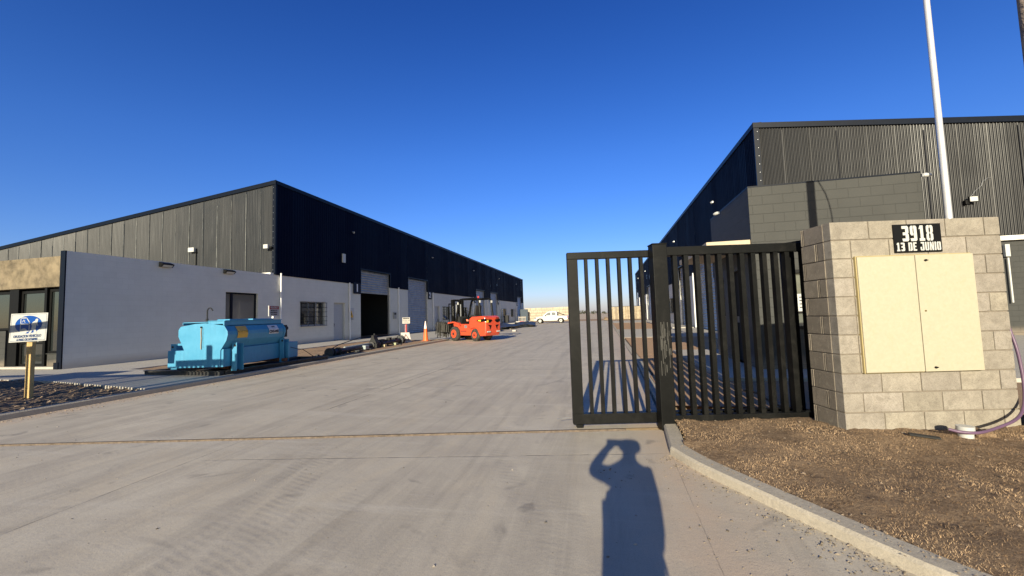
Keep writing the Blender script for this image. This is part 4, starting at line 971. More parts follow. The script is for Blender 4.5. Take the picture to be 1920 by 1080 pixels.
strokes([((.29, .42), (.29, .84)), ((.29, .84), (.44, .84)), ((.44, .84), (.53, .68)), ((.29, .63), (.53, .61)), ((.53, .68), (.53, .36)), ((.53, .36), (.47, .36))], .010, wh, 'truck_outline')
strokes([((.33, .69), (.36, .78)), ((.36, .78), (.41, .67)), ((.345, .73), (.40, .76))], .006, wh, 'driver_outline', -.0386, -.0395)
m = MB(); m.prism([bpt(.385+.10*math.cos(k*math.pi/12), .37+.10*math.sin(k*math.pi/12)) for k in range(24)], 'y', -.0387, -.0405); m.build('wheel_disc', wh, t)
m = MB(); m.prism([bpt(*q) for q in [(.585, .58), (.60, .66), (.66, .72), (.685, .71), (.68, .76), (.71, .80), (.75, .79), (.76, .75), (.745, .71), (.745, .62), (.775, .56), (.755, .53), (.725, .60), (.715, .52), (.705, .44), (.75, .29), (.75, .26), (.67, .28), (.67, .30), (.655, .42), (.61, .36), (.58, .26), (.52, .27), (.60, .47), (.61, .56)]], 'y', -.0386, -.0403); m.build('walking_figure', wh, t)
text('OBLIGACION VEHICULO', t, (-.05, -.038, 1.243), .070, dkb, off=.003, rot=(R(90), R(-1.5), 0))
text('A PASO DE HOMBRE', t, (-.05, -.038, 1.175), .064, dkb, off=.003, rot=(R(90), R(-1.5), 0))

# ------------------------------------------------------------ blue hopper tank
bl, nt_, b_ = newmat('light_blue_enamel'); v_ = objc(nt_)
_f = noise_(nt_, v_, 2.5, 6, .65); _s = noise_(nt_, scaled(nt_, v_, (9, 9, .9)), 1.0, 7, .75, .5); _r = noise_(nt_, v_, 7, 8, .8); _g = noise_(nt_, v_, 60, 4, .7)
_c = mixc(nt_, ramp(nt_, _f, [(.35, 0.0), (.65, 1.0)]), (.050, .265, .445), (.072, .31, .50))
_c = mixc(nt_, ramp(nt_, _s, [(.52, 0.0), (.72, .5)]), _c, (.04, .18, .31))
_c = mixc(nt_, ramp(nt_, _r, [(.66, 0.0), (.70, .85)]), _c, (.14, .075, .045))
_c = mixc(nt_, ramp(nt_, _g, [(.63, 0.0), (.72, .5)]), _c, (.18, .42, .56))
L(nt_, _c, b_.inputs['Base Color']); L(nt_, mth(nt_, 'MULTIPLY_ADD', _f, .3, .33), b_.inputs['Roughness']); L(nt_, bump(nt_, mth(nt_, 'ADD', _f, mth(nt_, 'MULTIPLY', _g, .15)), .25, .01), b_.inputs['Normal'])
tk = empty('blue_tank', (-10.2, 8.5, 0), 'light blue steel mixing tank on a skid with yellow and white labels', 'tank', rz=R(9))
oct_ = [(-.30, .76), (.66, .76), (.80, .98), (.84, 1.13), (.83, 1.22), (.74, 1.36), (.25, 1.43), (-.02, 1.42), (-.40, 1.36), (-.46, 1.28), (-.46, 1.11), (-.36, .90)]
m = MB(); m.prism(oct_, 'y', .02, 2.36); m.build('vessel', bl, tk, bevel=.012)
m = MB(); m.prism([(p[0]*1.02-.004, (p[1]-1.1)*1.03+1.1) for p in oct_], 'y', .0, .03); m.build('end_plate', bl, tk, bevel=.004); m = MB(); m.prism([(p[0]*1.03-.006, (p[1]-1.1)*1.05+1.1) for p in oct_], 'y', 2.33, 2.40); m.build('end_plate', bl, tk, bevel=.004)
m = MB(); m.box((-.40, .05, 1.455), (.30, 2.2, 1.475)); m.box((-.40, .04, 1.40), (-.385, 2.2, 1.475)); m.build('left_lid', bl, tk, bevel=.004)
m = MB(); m.box((.31, .02, 1.41), (.74, 2.3, 1.49)); m.box((.31, .0, 1.485), (.78, 2.32, 1.50)); m.box((.72, .0, 1.375), (.755, 2.32, 1.485)); m.build('right_lid', bl, tk, bevel=.004)
m = MB(); m.box((.36, .25, 1.50), (.70, .95, 1.53)); m.box((.40, 1.1, 1.50), (.72, 2.0, 1.535)); m.build('hatch', bl, tk, bevel=.006)
m = MB(); m.box((-.75, .0, .32), (.66, .70, .76)); m.box((-.75, .70, .32), (-.60, 2.9, .76)); m.build('front_box', bl, tk, bevel=.008)
m = MB(); m.box((.66, .03, .32), (.72, 2.30, .77)); m.build('side_panel', bl, tk, bevel=.005)
m = MB(); m.box((-.6, 2.42, .30), (.93, 2.92, .78)); m.build('rear_box', bl, tk, bevel=.008)
for y in (.28, 2.26):
    m = MB(); m.prism([(y, .19), (y+.24, .19), (y+.24, .92), (y, .92)], 'x', .74, .755); m.box((.745, y, .19), (.88, y+.016, .92)); m.box((.745, y+.224, .19), (.90, y+.24, .88)); m.build('lift_post', bl, tk, bevel=.003)
    m = MB(); m.cyl((.835, y-.003, .84), (.835, y+.006, .84), .032, n=14); m.build('pin_hole', M['blackm'], tk)
    m = MB(); m.box((-.93, y, .25), (-.76, y+.016, .92)); m.box((-.93, y+.2, .25), (-.76, y+.216, .92)); m.build('lift_post', bl, tk)
m = MB(); m.cyl((-.88, .278, .84), (-.88, .285, .84), .03, n=12); m.build('pin_hole', M['blackm'], tk)
# sight gauge on the end plate
m = MB(); m.tube([(.155, -.014, .78), (.15, -.014, .9), (.16, -.014, 1.05), (.15, -.014, 1.2), (.155, -.014, 1.34)], .014, 8); go = m.build('sight_gauge', simple('gauge_tube', (.35, .31, .24), .5), tk, smooth=True)
m = MB(); 
for i in range(22): m.box((.19, -.006, .83+i*.023), (.19+(.028 if i % 5 == 0 else .016), -.0035, .835+i*.023))
m.build('scale_mark', M['blackm'], go)
m = MB(); m.cyl((.155, -.01, 1.34), (.155, -.03, 1.34), .022, n=10); m.build('gauge_cap', M['black'], go)
# hook pipe
m = MB(); hk = [(0, .35, 1.47), (0, .35, 1.62), (.0, .35, 1.75)] + [(.07-.07*math.cos(a), .35, 1.75+.09*math.sin(a)) for a in [R(q) for q in range(15, 140, 15)]] + [(.15, .35, 1.77)]
m.tube(hk, .016, 8); m.tube([(0, .35, 1.46), (0, .35, 1.56)], .03, 8); m.build('vent_hook', M['blackm'], tk, smooth=True)
# labels on the side, following the slanted upper panel
def side_label(y0, y1, z0, z1, mat, nm):
    m = MB(); xa = lambda z: (.83-.09*(z-1.22)/.14) if z > 1.22 else ((.84-.01*(z-1.13)/.09) if z > 1.13 else .84-.04*(1.13-z)/.15)
    zs = [z0, 1.13, 1.22, z1]
    vs = []; 
    for z in zs: vs += [(xa(z)+.012, y0, z), (xa(z)+.012, y1, z)]
    m.add(vs, [(2*i, 2*i+1, 2*i+3, 2*i+2) for i in range(len(zs)-1)]); o = m.build(nm, mat, tk); return o, xa
yl2 = simple('label_yellow', (.72, .42, .06), .5, var=.08)
o, xa = side_label(.36, .74, 1.03, 1.34, yl2, 'yellow_label'); o['label'] = 'yellow label with dark band of text'
m = MB(); m.box((xa(1.2)-.002, .375, 1.155), (xa(1.2)+.0145, .745, 1.22)); m.build('label_band', simple('olive_band', (.12, .10, .04), .6), o)
text('INFLAMABLE', o, (.849, .56, 1.19), .07, yl2, rot=(R(90), 0, R(90)), off=.002, sx=.80)
o, xa = side_label(1.62, 2.06, 1.08, 1.33, simple('label_white', (.72, .70, .70), .5), 'white_label'); o['label'] = 'white label reading CHG-042'
text('CHG-042', o, (.853, 1.84, 1.145), .11, blk, rot=(R(90), 0, R(90)), off=.004, sx=.95)
text('EQUIPO', o, (.815, 1.84, 1.285), .04, blk, rot=(R(60), 0, R(90)), off=.001)
m = MB(); m.tube([(.95, 2.5, .62), (1.05, 2.7, .55), (1.1, 2.9, .52), (1.15, 3.1, .40), (1.2, 3.35, .25)], .010, 6); m.build('cable', M['blackm'], tk)
m = MB(); m.box((.70, 2.41, .95), (.84, 2.50, 1.32)); m.cyl((.78, 2.40, 1.22), (.78, 2.55, 1.22), .07, n=10); m.build('rear_valve', M['blackm'], tk, bevel=.01)
# long black ground frame in front of / under the tank
t = empty('steel_skid_frame', (-11.0, 8.72, 0), 'long low black steel beam frame lying under the blue tank', 'frame', rz=R(-3))
dkst = simple('dark_gritty_steel', (.040, .042, .045), .6, .2, var=.35, scale=9, bmp=.3, dirt=((.14, .10, .07), .5))
m = MB(); m.box((-1.25, 0, .02), (1.42, .10, .20)); m.box((-1.25, -.03, .195), (1.42, .13, .215)); m.box((-1.25, -.04, .01), (1.42, .14, .028)); m.build('cross_beam', dkst, t, bevel=.003)
m = MB(); m.box((1.32, .13, .02), (1.42, 3.9, .19)); m.box((1.28, .131, .19), (1.46, 3.9, .21)); m.box((1.28, .14, .01), (1.46, 3.9, .026)); m.build('side_beam', dkst, t, bevel=.003)
m = MB(); m.box((-1.25, .13, .02), (-1.15, 3.9, .19)); m.box((-1.25, 3.8, .02), (1.3, 3.9, .19)); m.box((.2, .13, .03), (.28, 3.8, .17)); m.build('inner_beam', dkst, t)
rust = simple('rusty_beam', (.22, .10, .055), .85, .1, var=.3, scale=12)
m = MB(); m.box((-.45, .5, .21), (1.25, .62, .30)); m.box((-.45, 2.2, .21), (1.25, 2.32, .30)); m.build('bearer', rust, t, bevel=.004)

# notice behind the tank
t = empty('notice_board', (-12.96, 14.0, .06), 'small notice with red header behind the blue tank', 'sign', rz=R(-12)); t.rotation_euler = (0, 0, R(93))
m = MB(); m.box((-.27, -.02, 1.60), (.27, .02, 2.02)); m.build('board', M['white_p'], t, bevel=.004); m = MB(); m.box((-.26, -.024, 1.88), (.26, -.021, 2.0)); m.build('header', simple('sign_red', (.35, .02, .02), .5), t)
text('PELIGRO', t, (0, -.025, 1.94), .10, M['white_p'], off=.003)
for i, s in enumerate(('PRODUCTO', 'INFLAMABLE', 'NO FUMAR')): text(s, t, (0, -.022, 1.82-i*.075), .065, blk, off=.002)
m = MB(); m.box((-.03, .021, 0), (.03, .06, 1.9)); m.build('stake', M['galv'], t)
m = MB(); m.box((-.13, -.10, 1.49), (-.01, -.02, 1.60)); m.build('lamp_cap', M['white_trim'], t)

# ------------------------------------------------------------ auger / pipe assembly on the dirt strip
AU = [Vector((-10.35, 13.9, .18)), Vector((-10.75, 17.6, .20)), Vector((-11.05, 20.9, .24))]
t = empty('auger_conveyor', (-10.7, 17.2, 0), 'long dark pipe conveyor with bolted flanges lying on the dirt', 'machine'); ai = Matrix.Translation((10.7, -17.2, 0))
m = MB(ai); m.cyl(AU[0], AU[1], .105, n=18); m.build('tube', dkst, t, smooth=True)
m = MB(ai); m.cyl(AU[1]+Vector((0, .35, 0)), AU[2], .10, .12, n=18); m.build('tube', dkst, t, smooth=True)
for k, (f, r, l) in enumerate([(0, .19, .05), (.03, .175, .05), (.09, .17, .04), (.5, .15, .04), (.53, .20, .05), (.58, .15, .3), (.62, .20, .05), (.97, .235, .06), (1.0, .25, .08)]):
    p = AU[0] + (AU[2]-AU[0])*f; d = (AU[2]-AU[0]).normalized(); m = MB(ai); m.cyl(p-d*l/2, p+d*l/2, r, n=20); m.build('flange', dkst, t, bevel=.004)
m = MB(ai); c = AU[0]+(AU[2]-AU[0])*.55
m.prism([(c.x-.22, .0), (c.x+.22, .0), (c.x+.19, .32), (c.x+.09, .50), (c.x+.05, .66), (c.x-.05, .66), (c.x-.09, .50), (c.x-.19, .32)], 'y', c.y-.22, c.y+.12); m.cyl((c.x, c.y-.05, .64), (c.x, c.y-.05, .74), .04, n=10); m.box((c.x-.28, c.y-.3, .08), (c.x+.28, c.y-.2, .27)); m.build('gearbox', M['blackm'], t, bevel=.02)
m = MB(ai)
for f, h in ((.66, .42), (.72, .38), (.78, .46), (.88, .40)):
    p = AU[0]+(AU[2]-AU[0])*f; m.box((p.x-.09, p.y-.12, .3), (p.x+.09, p.y+.12, h)); 
m.build('fitting', M['blackm'], t, bevel=.01)
m = MB(ai); m.tube([(-10.35, 14.1, .34), (-10.6, 14.8, .42), (-10.9, 16, .50), (-11.2, 17.2, .58), (-11.25, 18.4, .62), (-11.1, 20.4, .58), (-11.05, 20.9, .45)], .018, 6); m.build('tension_cable', M['blackm'], t)
for loc, rz, nm in (((-11.1, 15.4, .16), 0, 'a'),):
    pass
pv = simple('pale_plastic', (.34, .39, .39), .4, var=.05)
m = MB(); m.cyl((-11.15, 16.0, .2), (-11.25, 18.3, .22), .06, n=14); tag(m.build('plastic_pipe', pv, smooth=True), 'pale plastic pipe lying against the dark auger', 'pipe')
m = MB(); m.box((-10.58, 16.4, .09), (-10.38, 16.7, .27)); tag(m.build('plastic_tray', pv, bevel=.02), 'small pale blue tray on the near side of the auger', 'tray')
for i, (x, y, c_, lb) in enumerate([(-10.55, 18.3, (.48, .40, .23), 'pale yellow timber block under the far end of the auger'), (-10.65, 19.5, (.36, .38, .22), 'greenish yellow block next to the big flange of the auger')]):
    m = MB(); m.box((-.08, -.11, 0), (.08, .11, .12)); o = m.build('timber_block', simple('block_%d' % i, c_, .7), bevel=.01); o.location = (x, y, .06); o.rotation_euler = (0, 0, .3*i); tag(o, lb, 'block')
# dark soil / scrap between frame and auger
m = MB()
for i in range(26):
    x = -10.1-1.3*rnd(); y = 12.6+8*rnd(); s = .05+.1*rnd(); m.box((x, y, .05), (x+s*1.5, y+s*2, .06+s*.6))
tag(m.build('metal_scraps', dkst, bevel=.01), 'dark metal scraps scattered along the auger', 'scrap')['kind'] = 'stuff'

# ------------------------------------------------------------ cone, caution stand
orange = simple('cone_orange', (.80, .15, .03), .45, var=.06)
t = empty('traffic_cone', (-10.35, 22.6, .03), 'tall slim orange cone with white top bands at the edge of the drive', 'cone')
m = MB(); m.prism([(-.2, -.2), (.2, -.2), (.2, .2), (-.2, .2)], 'z', 0, .05); m.build('base', orange, t, bevel=.015)
m = MB(); prof = [(.05, .155), (.10, .145), (.75, .085)]
for (z0, r0), (z1, r1) in zip(prof[:-1], prof[1:]): m.cyl((0, 0, z0), (0, 0, z1), r0, r1, 20)
m.build('body', orange, t, smooth=True)
m = MB(); m.cyl((0, 0, .75), (0, 0, .92), .086, .070, 20); m.build('white_band', simple('reflective_white', (.85, .72, .66), .35), t, smooth=True)
m = MB(); m.cyl((0, 0, .92), (0, 0, 1.18), .062, .030, 20); m.build('top_band', simple('reflective_pale', (.85, .66, .58), .35), t, smooth=True)
t = empty('caution_stand', (-11.25, 21.9, .05), 'white caution board on a red pipe above a folding triangle board', 'sign', rz=R(14))
redp = simple('red_pole_paint', (.42, .05, .05), .5); cream = simple('cream_board', (.42, .39, .35), .5, var=.08)
m = MB(); m.cyl((.0, .12, .3), (.0, .12, 1.02), .035, n=10); m.build('pipe', redp, t); m = MB(); m.cyl((-.07, .15, .3), (-.07, .15, 1.0), .02, n=8); m.build('pipe', simple('pink_faded', (.62, .35, .34), .5), t)
m = MB(); m.box((-.22, .07, 1.06), (.22, .11, 1.42)); m.build('board', cream, t, bevel=.006); m = MB(); m.box((-.18, .064, 1.32), (.18, .068, 1.40)); m.build('header', M['black'], t)
text('ATENCION', t, (.0, .062, 1.36), .07, cream); text('ZONA DE\nCARGA', t, (0, .066, 1.19), .09, M['blackm'])
m = MB(); m.add([(-.28, -.12, .54), (.22, -.12, .54), (.38, -.30, -.02), (-.14, -.42, -.05), (-.28, -.10, .56), (.22, -.10, .56), (.38, -.27, -.02), (-.14, -.39, -.05)], [(0, 3, 2, 1), (4, 5, 6, 7), (0, 1, 5, 4), (1, 2, 6, 5), (2, 3, 7, 6), (3, 0, 4, 7)]); m.build('folding_board', cream, t)
TT = Matrix.Translation((.04, -.255, .24)) @ Matrix.Scale(.85, 4) @ Matrix.Rotation(R(-20), 4, 'X')
m = MB()
tri = [Vector((-.14, -.16)), Vector((.25, -.14)), Vector((-.03, .26))]
for i in range(3):
    p, q = tri[i], tri[(i+1) % 3]; dd = (q-p).normalized(); nn = Vector((-dd.y, dd.x))*.014; m.prism([tuple(p-nn), tuple(q-nn), tuple(q+nn), tuple(p+nn)], 'y', -.012, -.02, TT)
m.build('triangle', simple('dull_red', (.22, .05, .04), .6), t); m = MB(); m.prism([(.0+.035*math.cos(k), -.06+.035*math.sin(k)) for k in [i*math.pi/5 for i in range(10)]], 'y', -.012, -.02, TT); m.build('symbol', M['black'], t)

# ------------------------------------------------------------ forklift
def wheel(parent, cx, y0, y1, r, rr, rimmat, name='wheel'):
    """axle along y; y0 = outer face"""
    s = 1 if y1 > y0 else -1
    m = MB(); prof = [(y0, r*.80), (y0+s*.02, r*.95), (y0+s*.05, r), (y1-s*.05, r), (y1-s*.02, r*.95), (y1, r*.8)]
    n = 36; vs = []
    for (y, q) in prof:
        for i in range(n): a = 2*math.pi*i/n; k = q + (.012 if (i % 3 == 0 and q > r*.97) else 0); vs.append((cx+k*math.cos(a), y, r+k*math.sin(a)))
    fs = []
    for j in range(len(prof)-1):
        for i in range(n): a = j*n+i; b = j*n+(i+1) % n; fs.append((a, b, b+n, a+n))
    fs += [tuple(range(n-1, -1, -1)), tuple(range((len(prof)-1)*n, len(prof)*n))]
    m.add(vs, fs); w_ = m.build(name, M['rubber'], parent, smooth=True)
    m = MB(); m.cyl((cx, y0-s*.004, r), (cx, y0+s*.02, r), rr*.92, rr, 24); m.cyl((cx, y0-s*.03, r), (cx, y0-s*.004, r), rr*.35, rr*.4, 14)
    for i in range(8): a = i*math.pi/4; m.cyl((cx+rr*.62*math.cos(a), y0-s*.012, r+rr*.62*math.sin(a)), (cx+rr*.62*math.cos(a), y0-s*.004, r+rr*.62*math.sin(a)), rr*.09, n=8)
    m.build('rim', rimmat, w_, smooth=True); m = MB(); m.cyl((cx, y0-s*.034, r), (cx, y0-s*.028, r), rr*.33, n=12); m.build('hub', M['blackm'], w_); return w_
fr_ = simple('forklift_red', (.62, .075, .030), .35, var=.05, bmp=.03, coat=.5)
# local frame: +x = front (mast), -y = right side, +y = left side; heading 155 degrees
fk = empty('forklift', (-7.05, 22.85, 0), 'red and black forklift seen from behind with mast and cage to the left', 'forklift', rz=R(153)); fk.scale = (1.06, 1.10, 1.14)
# chassis body: side profile extruded across
m = MB(); m.prism([(-.25, .28), (1.45, .28), (1.55, .55), (1.68, .98), (1.40, .98), (1.32, .86), (.30, .86), (.2, .92), (-.25, .92)], 'y', -.46, .46); m.build('chassis', fr_, fk, bevel=.025)
for s in (-1, 1):
    m = MB(); m.prism([(.98, .78), (1.12, .92), (1.5, 1.0), (1.92, .97), (1.98, .88), (1.52, .93), (1.2, .85)], 'y', s*.40, s*.60); m.build('fender', fr_, fk, bevel=.01)
# counterweight with wheel arch
cw = [(-.95, .62), (-.93, .40), (-.86, .27), (-.5, .25), (-.42, .36), (-.30, .56), (-.05, .66), (.22, .60), (.30, .60), (.30, 1.12), (.1, 1.22), (-.75, 1.24), (-.90, 1.16), (-.96, .95)]
m = MB(); m.prism(cw, 'y', -.56, .56); cwo = m.build('counterweight', fr_, fk, bevel=.13); cwo.modifiers['bevel'].segments = 4; cwo.modifiers['bevel'].angle_limit = R(60)
m = MB(); m.prism([(-.97, .98), (-.975, 1.12), (-.55, 1.08), (-.33, 1.05), (-.30, 1.0), (-.55, .93)], 'y', .555, .575); m.build('black_inset', M['black'], fk, bevel=.006); m = MB()
for s_ in (-1, 1):
    m.prism([(s_*.53, 1.00), (s_*.50, 1.07), (s_*.16, 1.06), (s_*.10, 1.02), (s_*.22, .92), (s_*.34, .90)], 'x', -.985, -.95); m.prism([(s_*.40, .80), (s_*.16, .78), (s_*.22, .66), (s_*.27, .58), (s_*.27, .70)], 'x', -.985, -.95)
m.build('black_inset', M['black'], fk, bevel=.01)
m = MB(); m.prism([(-.62, .97), (-.62, 1.06), (-.42, 1.04), (-.42, 1.0)], 'y', .575, .585); m.box((-.99, .38, .92), (-.965, .50, 1.04)); m.build('indicator', simple('amber_lens', (.85, .55, .06), .3), fk)
m = MB(); m.box((-.99, -.48, .44), (-.955, -.24, .50)); m.box((-.99, .24, .44), (-.955, .48, .50)); m.build('reflector', M['white_p'], fk)
text('3.0', fk, (.35, .575-.10, .72), .14, M['blackm'], rot=(R(90), 0, R(180)), off=.003)
m = MB(); m.box((.62, .462, .48), (1.05, .466, .52)); m.build('side_stripe', M['blackm'], fk)
m = MB(); m.box((.55, .462, .66), (.75, .466, .80)); m.build('data_plate', M['galv'], fk)
# engine hood, seat, wheel
m = MB(); m.prism([(-.30, .92), (.30, .86), (.95, .88), (.88, 1.16), (.2, 1.22), (-.28, 1.20)], 'y', -.40, .475); m.build('engine_hood', M['black'], fk, bevel=.03)
m = MB(); m.prism([(.40, 1.00), (.55, 1.00), (.58, 1.10), (.42, 1.08)], 'y', .475, .482); m.build('hood_flash', simple('flash_red', (.8, .25, .15), .5), fk)
m = MB(); m.box((.15, -.24, 1.20), (.62, .24, 1.31)); m.prism([(.15, 1.30), (.05, 1.78), (.14, 1.80), (.28, 1.31)], 'y', -.22, .22); m.build('seat', M['blackm'], fk, bevel=.04)
m = MB(); cc = Vector((1.02, 0, 1.42)); m.tube([cc + Vector((.11*math.cos(a), .17*math.sin(a), .14*math.cos(a))) for a in [i*math.pi/8 for i in range(17)]], .014, 6); m.cyl((1.18, 0, 1.0), cc, .025, n=8); m.build('steering_wheel', M['black'], fk)
m = MB(); m.prism([(1.15, .86), (1.42, .86), (1.34, 1.24), (1.22, 1.26)], 'y', -.38, .38); 
for y in (-.2, -.28, -.36): m.cyl((1.2, y, 1.2), (1.12, y, 1.42), .012, n=6)
m.build('dashboard', M['blackm'], fk, bevel=.02)
# overhead guard
m = MB()
for s in (-1, 1):
    y = s*.46
    m.tube([(1.42, y, .95), (1.30, y, 1.45), (1.12, y, 2.02), (1.02, y, 2.10), (.85, y, 2.12), (-.22, y, 2.12), (-.36, y, 2.05), (-.42, y, 1.85), (-.50, y, 1.20)], .055, 8)
m.build('guard_frame', M['black'], fk, smooth=True)
for i in range(7):
    m = MB(); x = -.18+i*.19; m.box((x-.02, -.44, 2.09), (x+.02, .44, 2.13)); m.build('guard_bar', M['black'], fk)
m = MB(); m.cyl((-.2, .30, 2.14), (-.2, .30, 2.24), .05, n=12); m.build('beacon', simple('beacon_red', (.55, .04, .04), .3), fk)
for s in (-1, 1): 
    m = MB(); m.box((-.49, s*.40, 1.90), (-.43, s*.48, 2.02)); m.build('work_lamp', M['white_p'], fk)
    m = MB(); m.box((1.12, s*.44, 1.86), (1.20, s*.54, 1.98)); m.build('work_lamp', M['white_p'], fk)
m = MB(); m.cyl((-.52, .3, 1.45), (-.52, .3, 1.95), .045, n=10); m.build('exhaust', M['galv'], fk) if False else None
# mast, carriage, backrest, forks
m = MB()
for s in (-1, 1):
    m.box((1.70, s*.26, .10), (1.88, s*.40, 2.15)); m.box((1.80, s*.16, .12), (1.92, s*.25, 2.10))
for z in (.35, 1.0, 2.06): m.box((1.74, -.28, z), (1.84, .28, z+.10))
m.build('mast', M['black'], fk, bevel=.006)
m = MB(); m.cyl((1.70, .16, .3), (1.70, .16, 1.9), .035, n=10); m.cyl((1.70, -.16, .3), (1.70, -.16, 1.9), .035, n=10); m.build('lift_cylinder', M['galv'], fk)
m = MB(); m.box((1.71, .385, 1.3), (1.73, .40, 1.8)); m.build('mast_sticker', M['white_p'], fk)
m = MB(); m.box((1.93, -.50, .45), (1.99, .50, .53)); m.box((1.93, -.50, .85), (1.99, .50, .93))
for y in (-.50, -.17, .14, .46): m.box((1.94, y, .53), (1.98, y+.04, 1.95)) if y in (-.50, .46) else m.box((1.95, y, .93), (1.975, y+.025, 1.92))
m.box((1.94, -.50, 1.90), (1.98, .50, 1.95)); m.box((1.94, -.50, 1.4), (1.98, .50, 1.43)); m.build('load_backrest', M['black'], fk)
for y in (-.32, .22):
    m = MB(); m.box((2.0, y, .42), (2.05, y+.11, .95)); m.prism([(2.0, .40), (2.0, .45), (3.05, .425), (3.08, .41)], 'y', y, y+.11); m.build('fork', M['black'], fk)
wheel(fk, 1.45, .62, .36, .37, .23, fr_); wheel(fk, 1.45, -.62, -.36, .37, .23, fr_)
wheel(fk, -.10, .55, .30, .31, .17, fr_); wheel(fk, -.10, -.55, -.30, .31, .17, fr_)
text('FD30', fk, (-.97, -.30, 1.12), .10, M['black'], rot=(R(90), 0, R(-90)), off=.002) 
# bundle of dangling hoses hung on the forks
t = empty('hose_bundle', (-9.85, 24.25, 0), 'bundle of dark thin hoses draped over the forklift forks', 'bundle')
m = MB(); rq = random.Random(11)
for i in range(60):
    x = -.42+.84*rq.random(); y = -.25+.5*rq.random(); h = .95+.22*rq.random(); zb = .10+.22*rq.random(); sx_ = .10*(rq.random()-.5)
    m.tube([(x, y, zb), (x+sx_, y+.02, .45), (x+sx_*1.4, y, .8), (x+sx_, y-.05, h), (x+sx_-.05, y-.14, h-.05), (x+sx_-.04, y-.16, zb+.25)], .014+.008*rq.random(), 5)
m.build('hose', simple('grey_black_hose', (.055, .052, .045), .7, var=.4, scale=12), t, smooth=True)

# ------------------------------------------------------------ pickup truck
pk = empty('pickup_truck', (-8.2, 64.3, 0), 'white double cab pickup parked sideways at the far end of the yard', 'pickup', rz=R(180))
pw = simple('car_white', (.52, .515, .485), .25, var=.02, bmp=0, coat=.6); pkg = glassm('car_glass', (.12, .13, .13), .05)
body = [(-2.66, .62), (-2.62, .98), (-2.55, 1.12), (-1.0, 1.16), (.95, 1.14), (1.15, 1.12), (2.2, 1.02), (2.55, .92), (2.64, .72), (2.62, .42), (2.25, .36), (2.15, .55), (1.98, .72), (1.68, .78), (1.38, .72), (1.20, .55), (1.12, .34), (-1.0, .36), (-1.08, .55), (-1.24, .72), (-1.54, .78), (-1.85, .72), (-2.02, .55), (-2.1, .42), (-2.5, .5)]
m = MB(); m.prism(body, 'y', -.88, .88); m.build('body', pw, pk, bevel=.04)
cab = [(-.95, 1.14), (-.92, 1.70), (-.70, 1.80), (.25, 1.80), (.55, 1.72), (1.28, 1.12)]
m = MB(); n_ = len(cab); vs = [(x, -.80+.10*(z-1.14), z) for x, z in cab] + [(x, .80-.10*(z-1.14), z) for x, z in cab]
m.add(vs, [tuple(range(n_)), tuple(range(2*n_-1, n_-1, -1))] + [(i, i+n_, (i+1) % n_+n_, (i+1) % n_) for i in range(n_)]); m.build('cab', pw, pk, bevel=.03)
for s in (-1, 1):
    for xs in ([(-.80, 1.20), (-.80, 1.62), (-.62, 1.70), (-.12, 1.70), (-.12, 1.20)], [(-.02, 1.20), (-.02, 1.70), (.28, 1.70), (.50, 1.62), (.95, 1.20)]):
        m = MB(); m.add([(x, s*(.808-.10*(z-1.14)), z) for x, z in xs], [tuple(range(len(xs)))]); m.build('side_window', pkg, pk)
m = MB(); m.add([(.60, -.66, 1.70), (.60, .66, 1.70), (1.25, .72, 1.17), (1.25, -.72, 1.17)], [(0, 1, 2, 3)]); m.build('windscreen', pkg, pk)
wheel(pk, 1.68, .90, .66, .38, .24, M['white_p']); wheel(pk, 1.68, -.90, -.66, .38, .24, M['white_p']); wheel(pk, -1.54, .90, .66, .38, .24, M['white_p']); wheel(pk, -1.54, -.90, -.66, .38, .24, M['white_p'])
m = MB(); m.tube([(-1.02, -.7, 1.15), (-1.05, -.7, 1.62), (-1.05, .7, 1.62), (-1.02, .7, 1.15)], .035, 8); m.tube([(-1.05, .68, 1.60), (-1.5, .72, 1.42), (-2.1, .76, 1.20)], .03, 8); m.tube([(-1.05, -.68, 1.60), (-1.5, -.72, 1.42), (-2.1, -.76, 1.20)], .03, 8); m.build('roll_bar', M['black'], pk)
m = MB(); m.box((-2.4, -.78, 1.13), (-1.0, .78, 1.19)); m.build('bed_cover', M['blackm'], pk)
m = MB(); m.box((2.3, .70, .78), (2.56, .885, .92)); m.box((2.3, -.885, .78), (2.56, -.70, .92)); m.build('headlight', M['glass'], pk); m = MB(); m.box((-2.66, .72, .75), (-2.54, .885, 1.02)); m.box((-2.66, -.885, .75), (-2.54, -.72, 1.02)); m.build('tail_light', simple('tail_red', (.35, .02, .02), .3), pk)
m = MB(); m.box((-2.72, -.8, .48), (-2.6, .8, .62)); m.build('rear_bumper', M['black'], pk); m = MB(); m.box((1.0, .84, .30), (-1.0, .90, .37)); m.box((1.0, -.84, .30), (-1.0, -.90, .37)); m.build('side_step', M['black'], pk)
m = MB(); m.box((.72, .80, 1.15), (.90, .98, 1.28)); m.box((.72, -.98, 1.15), (.90, -.80, 1.28)); m.build('mirror', M['black'], pk)

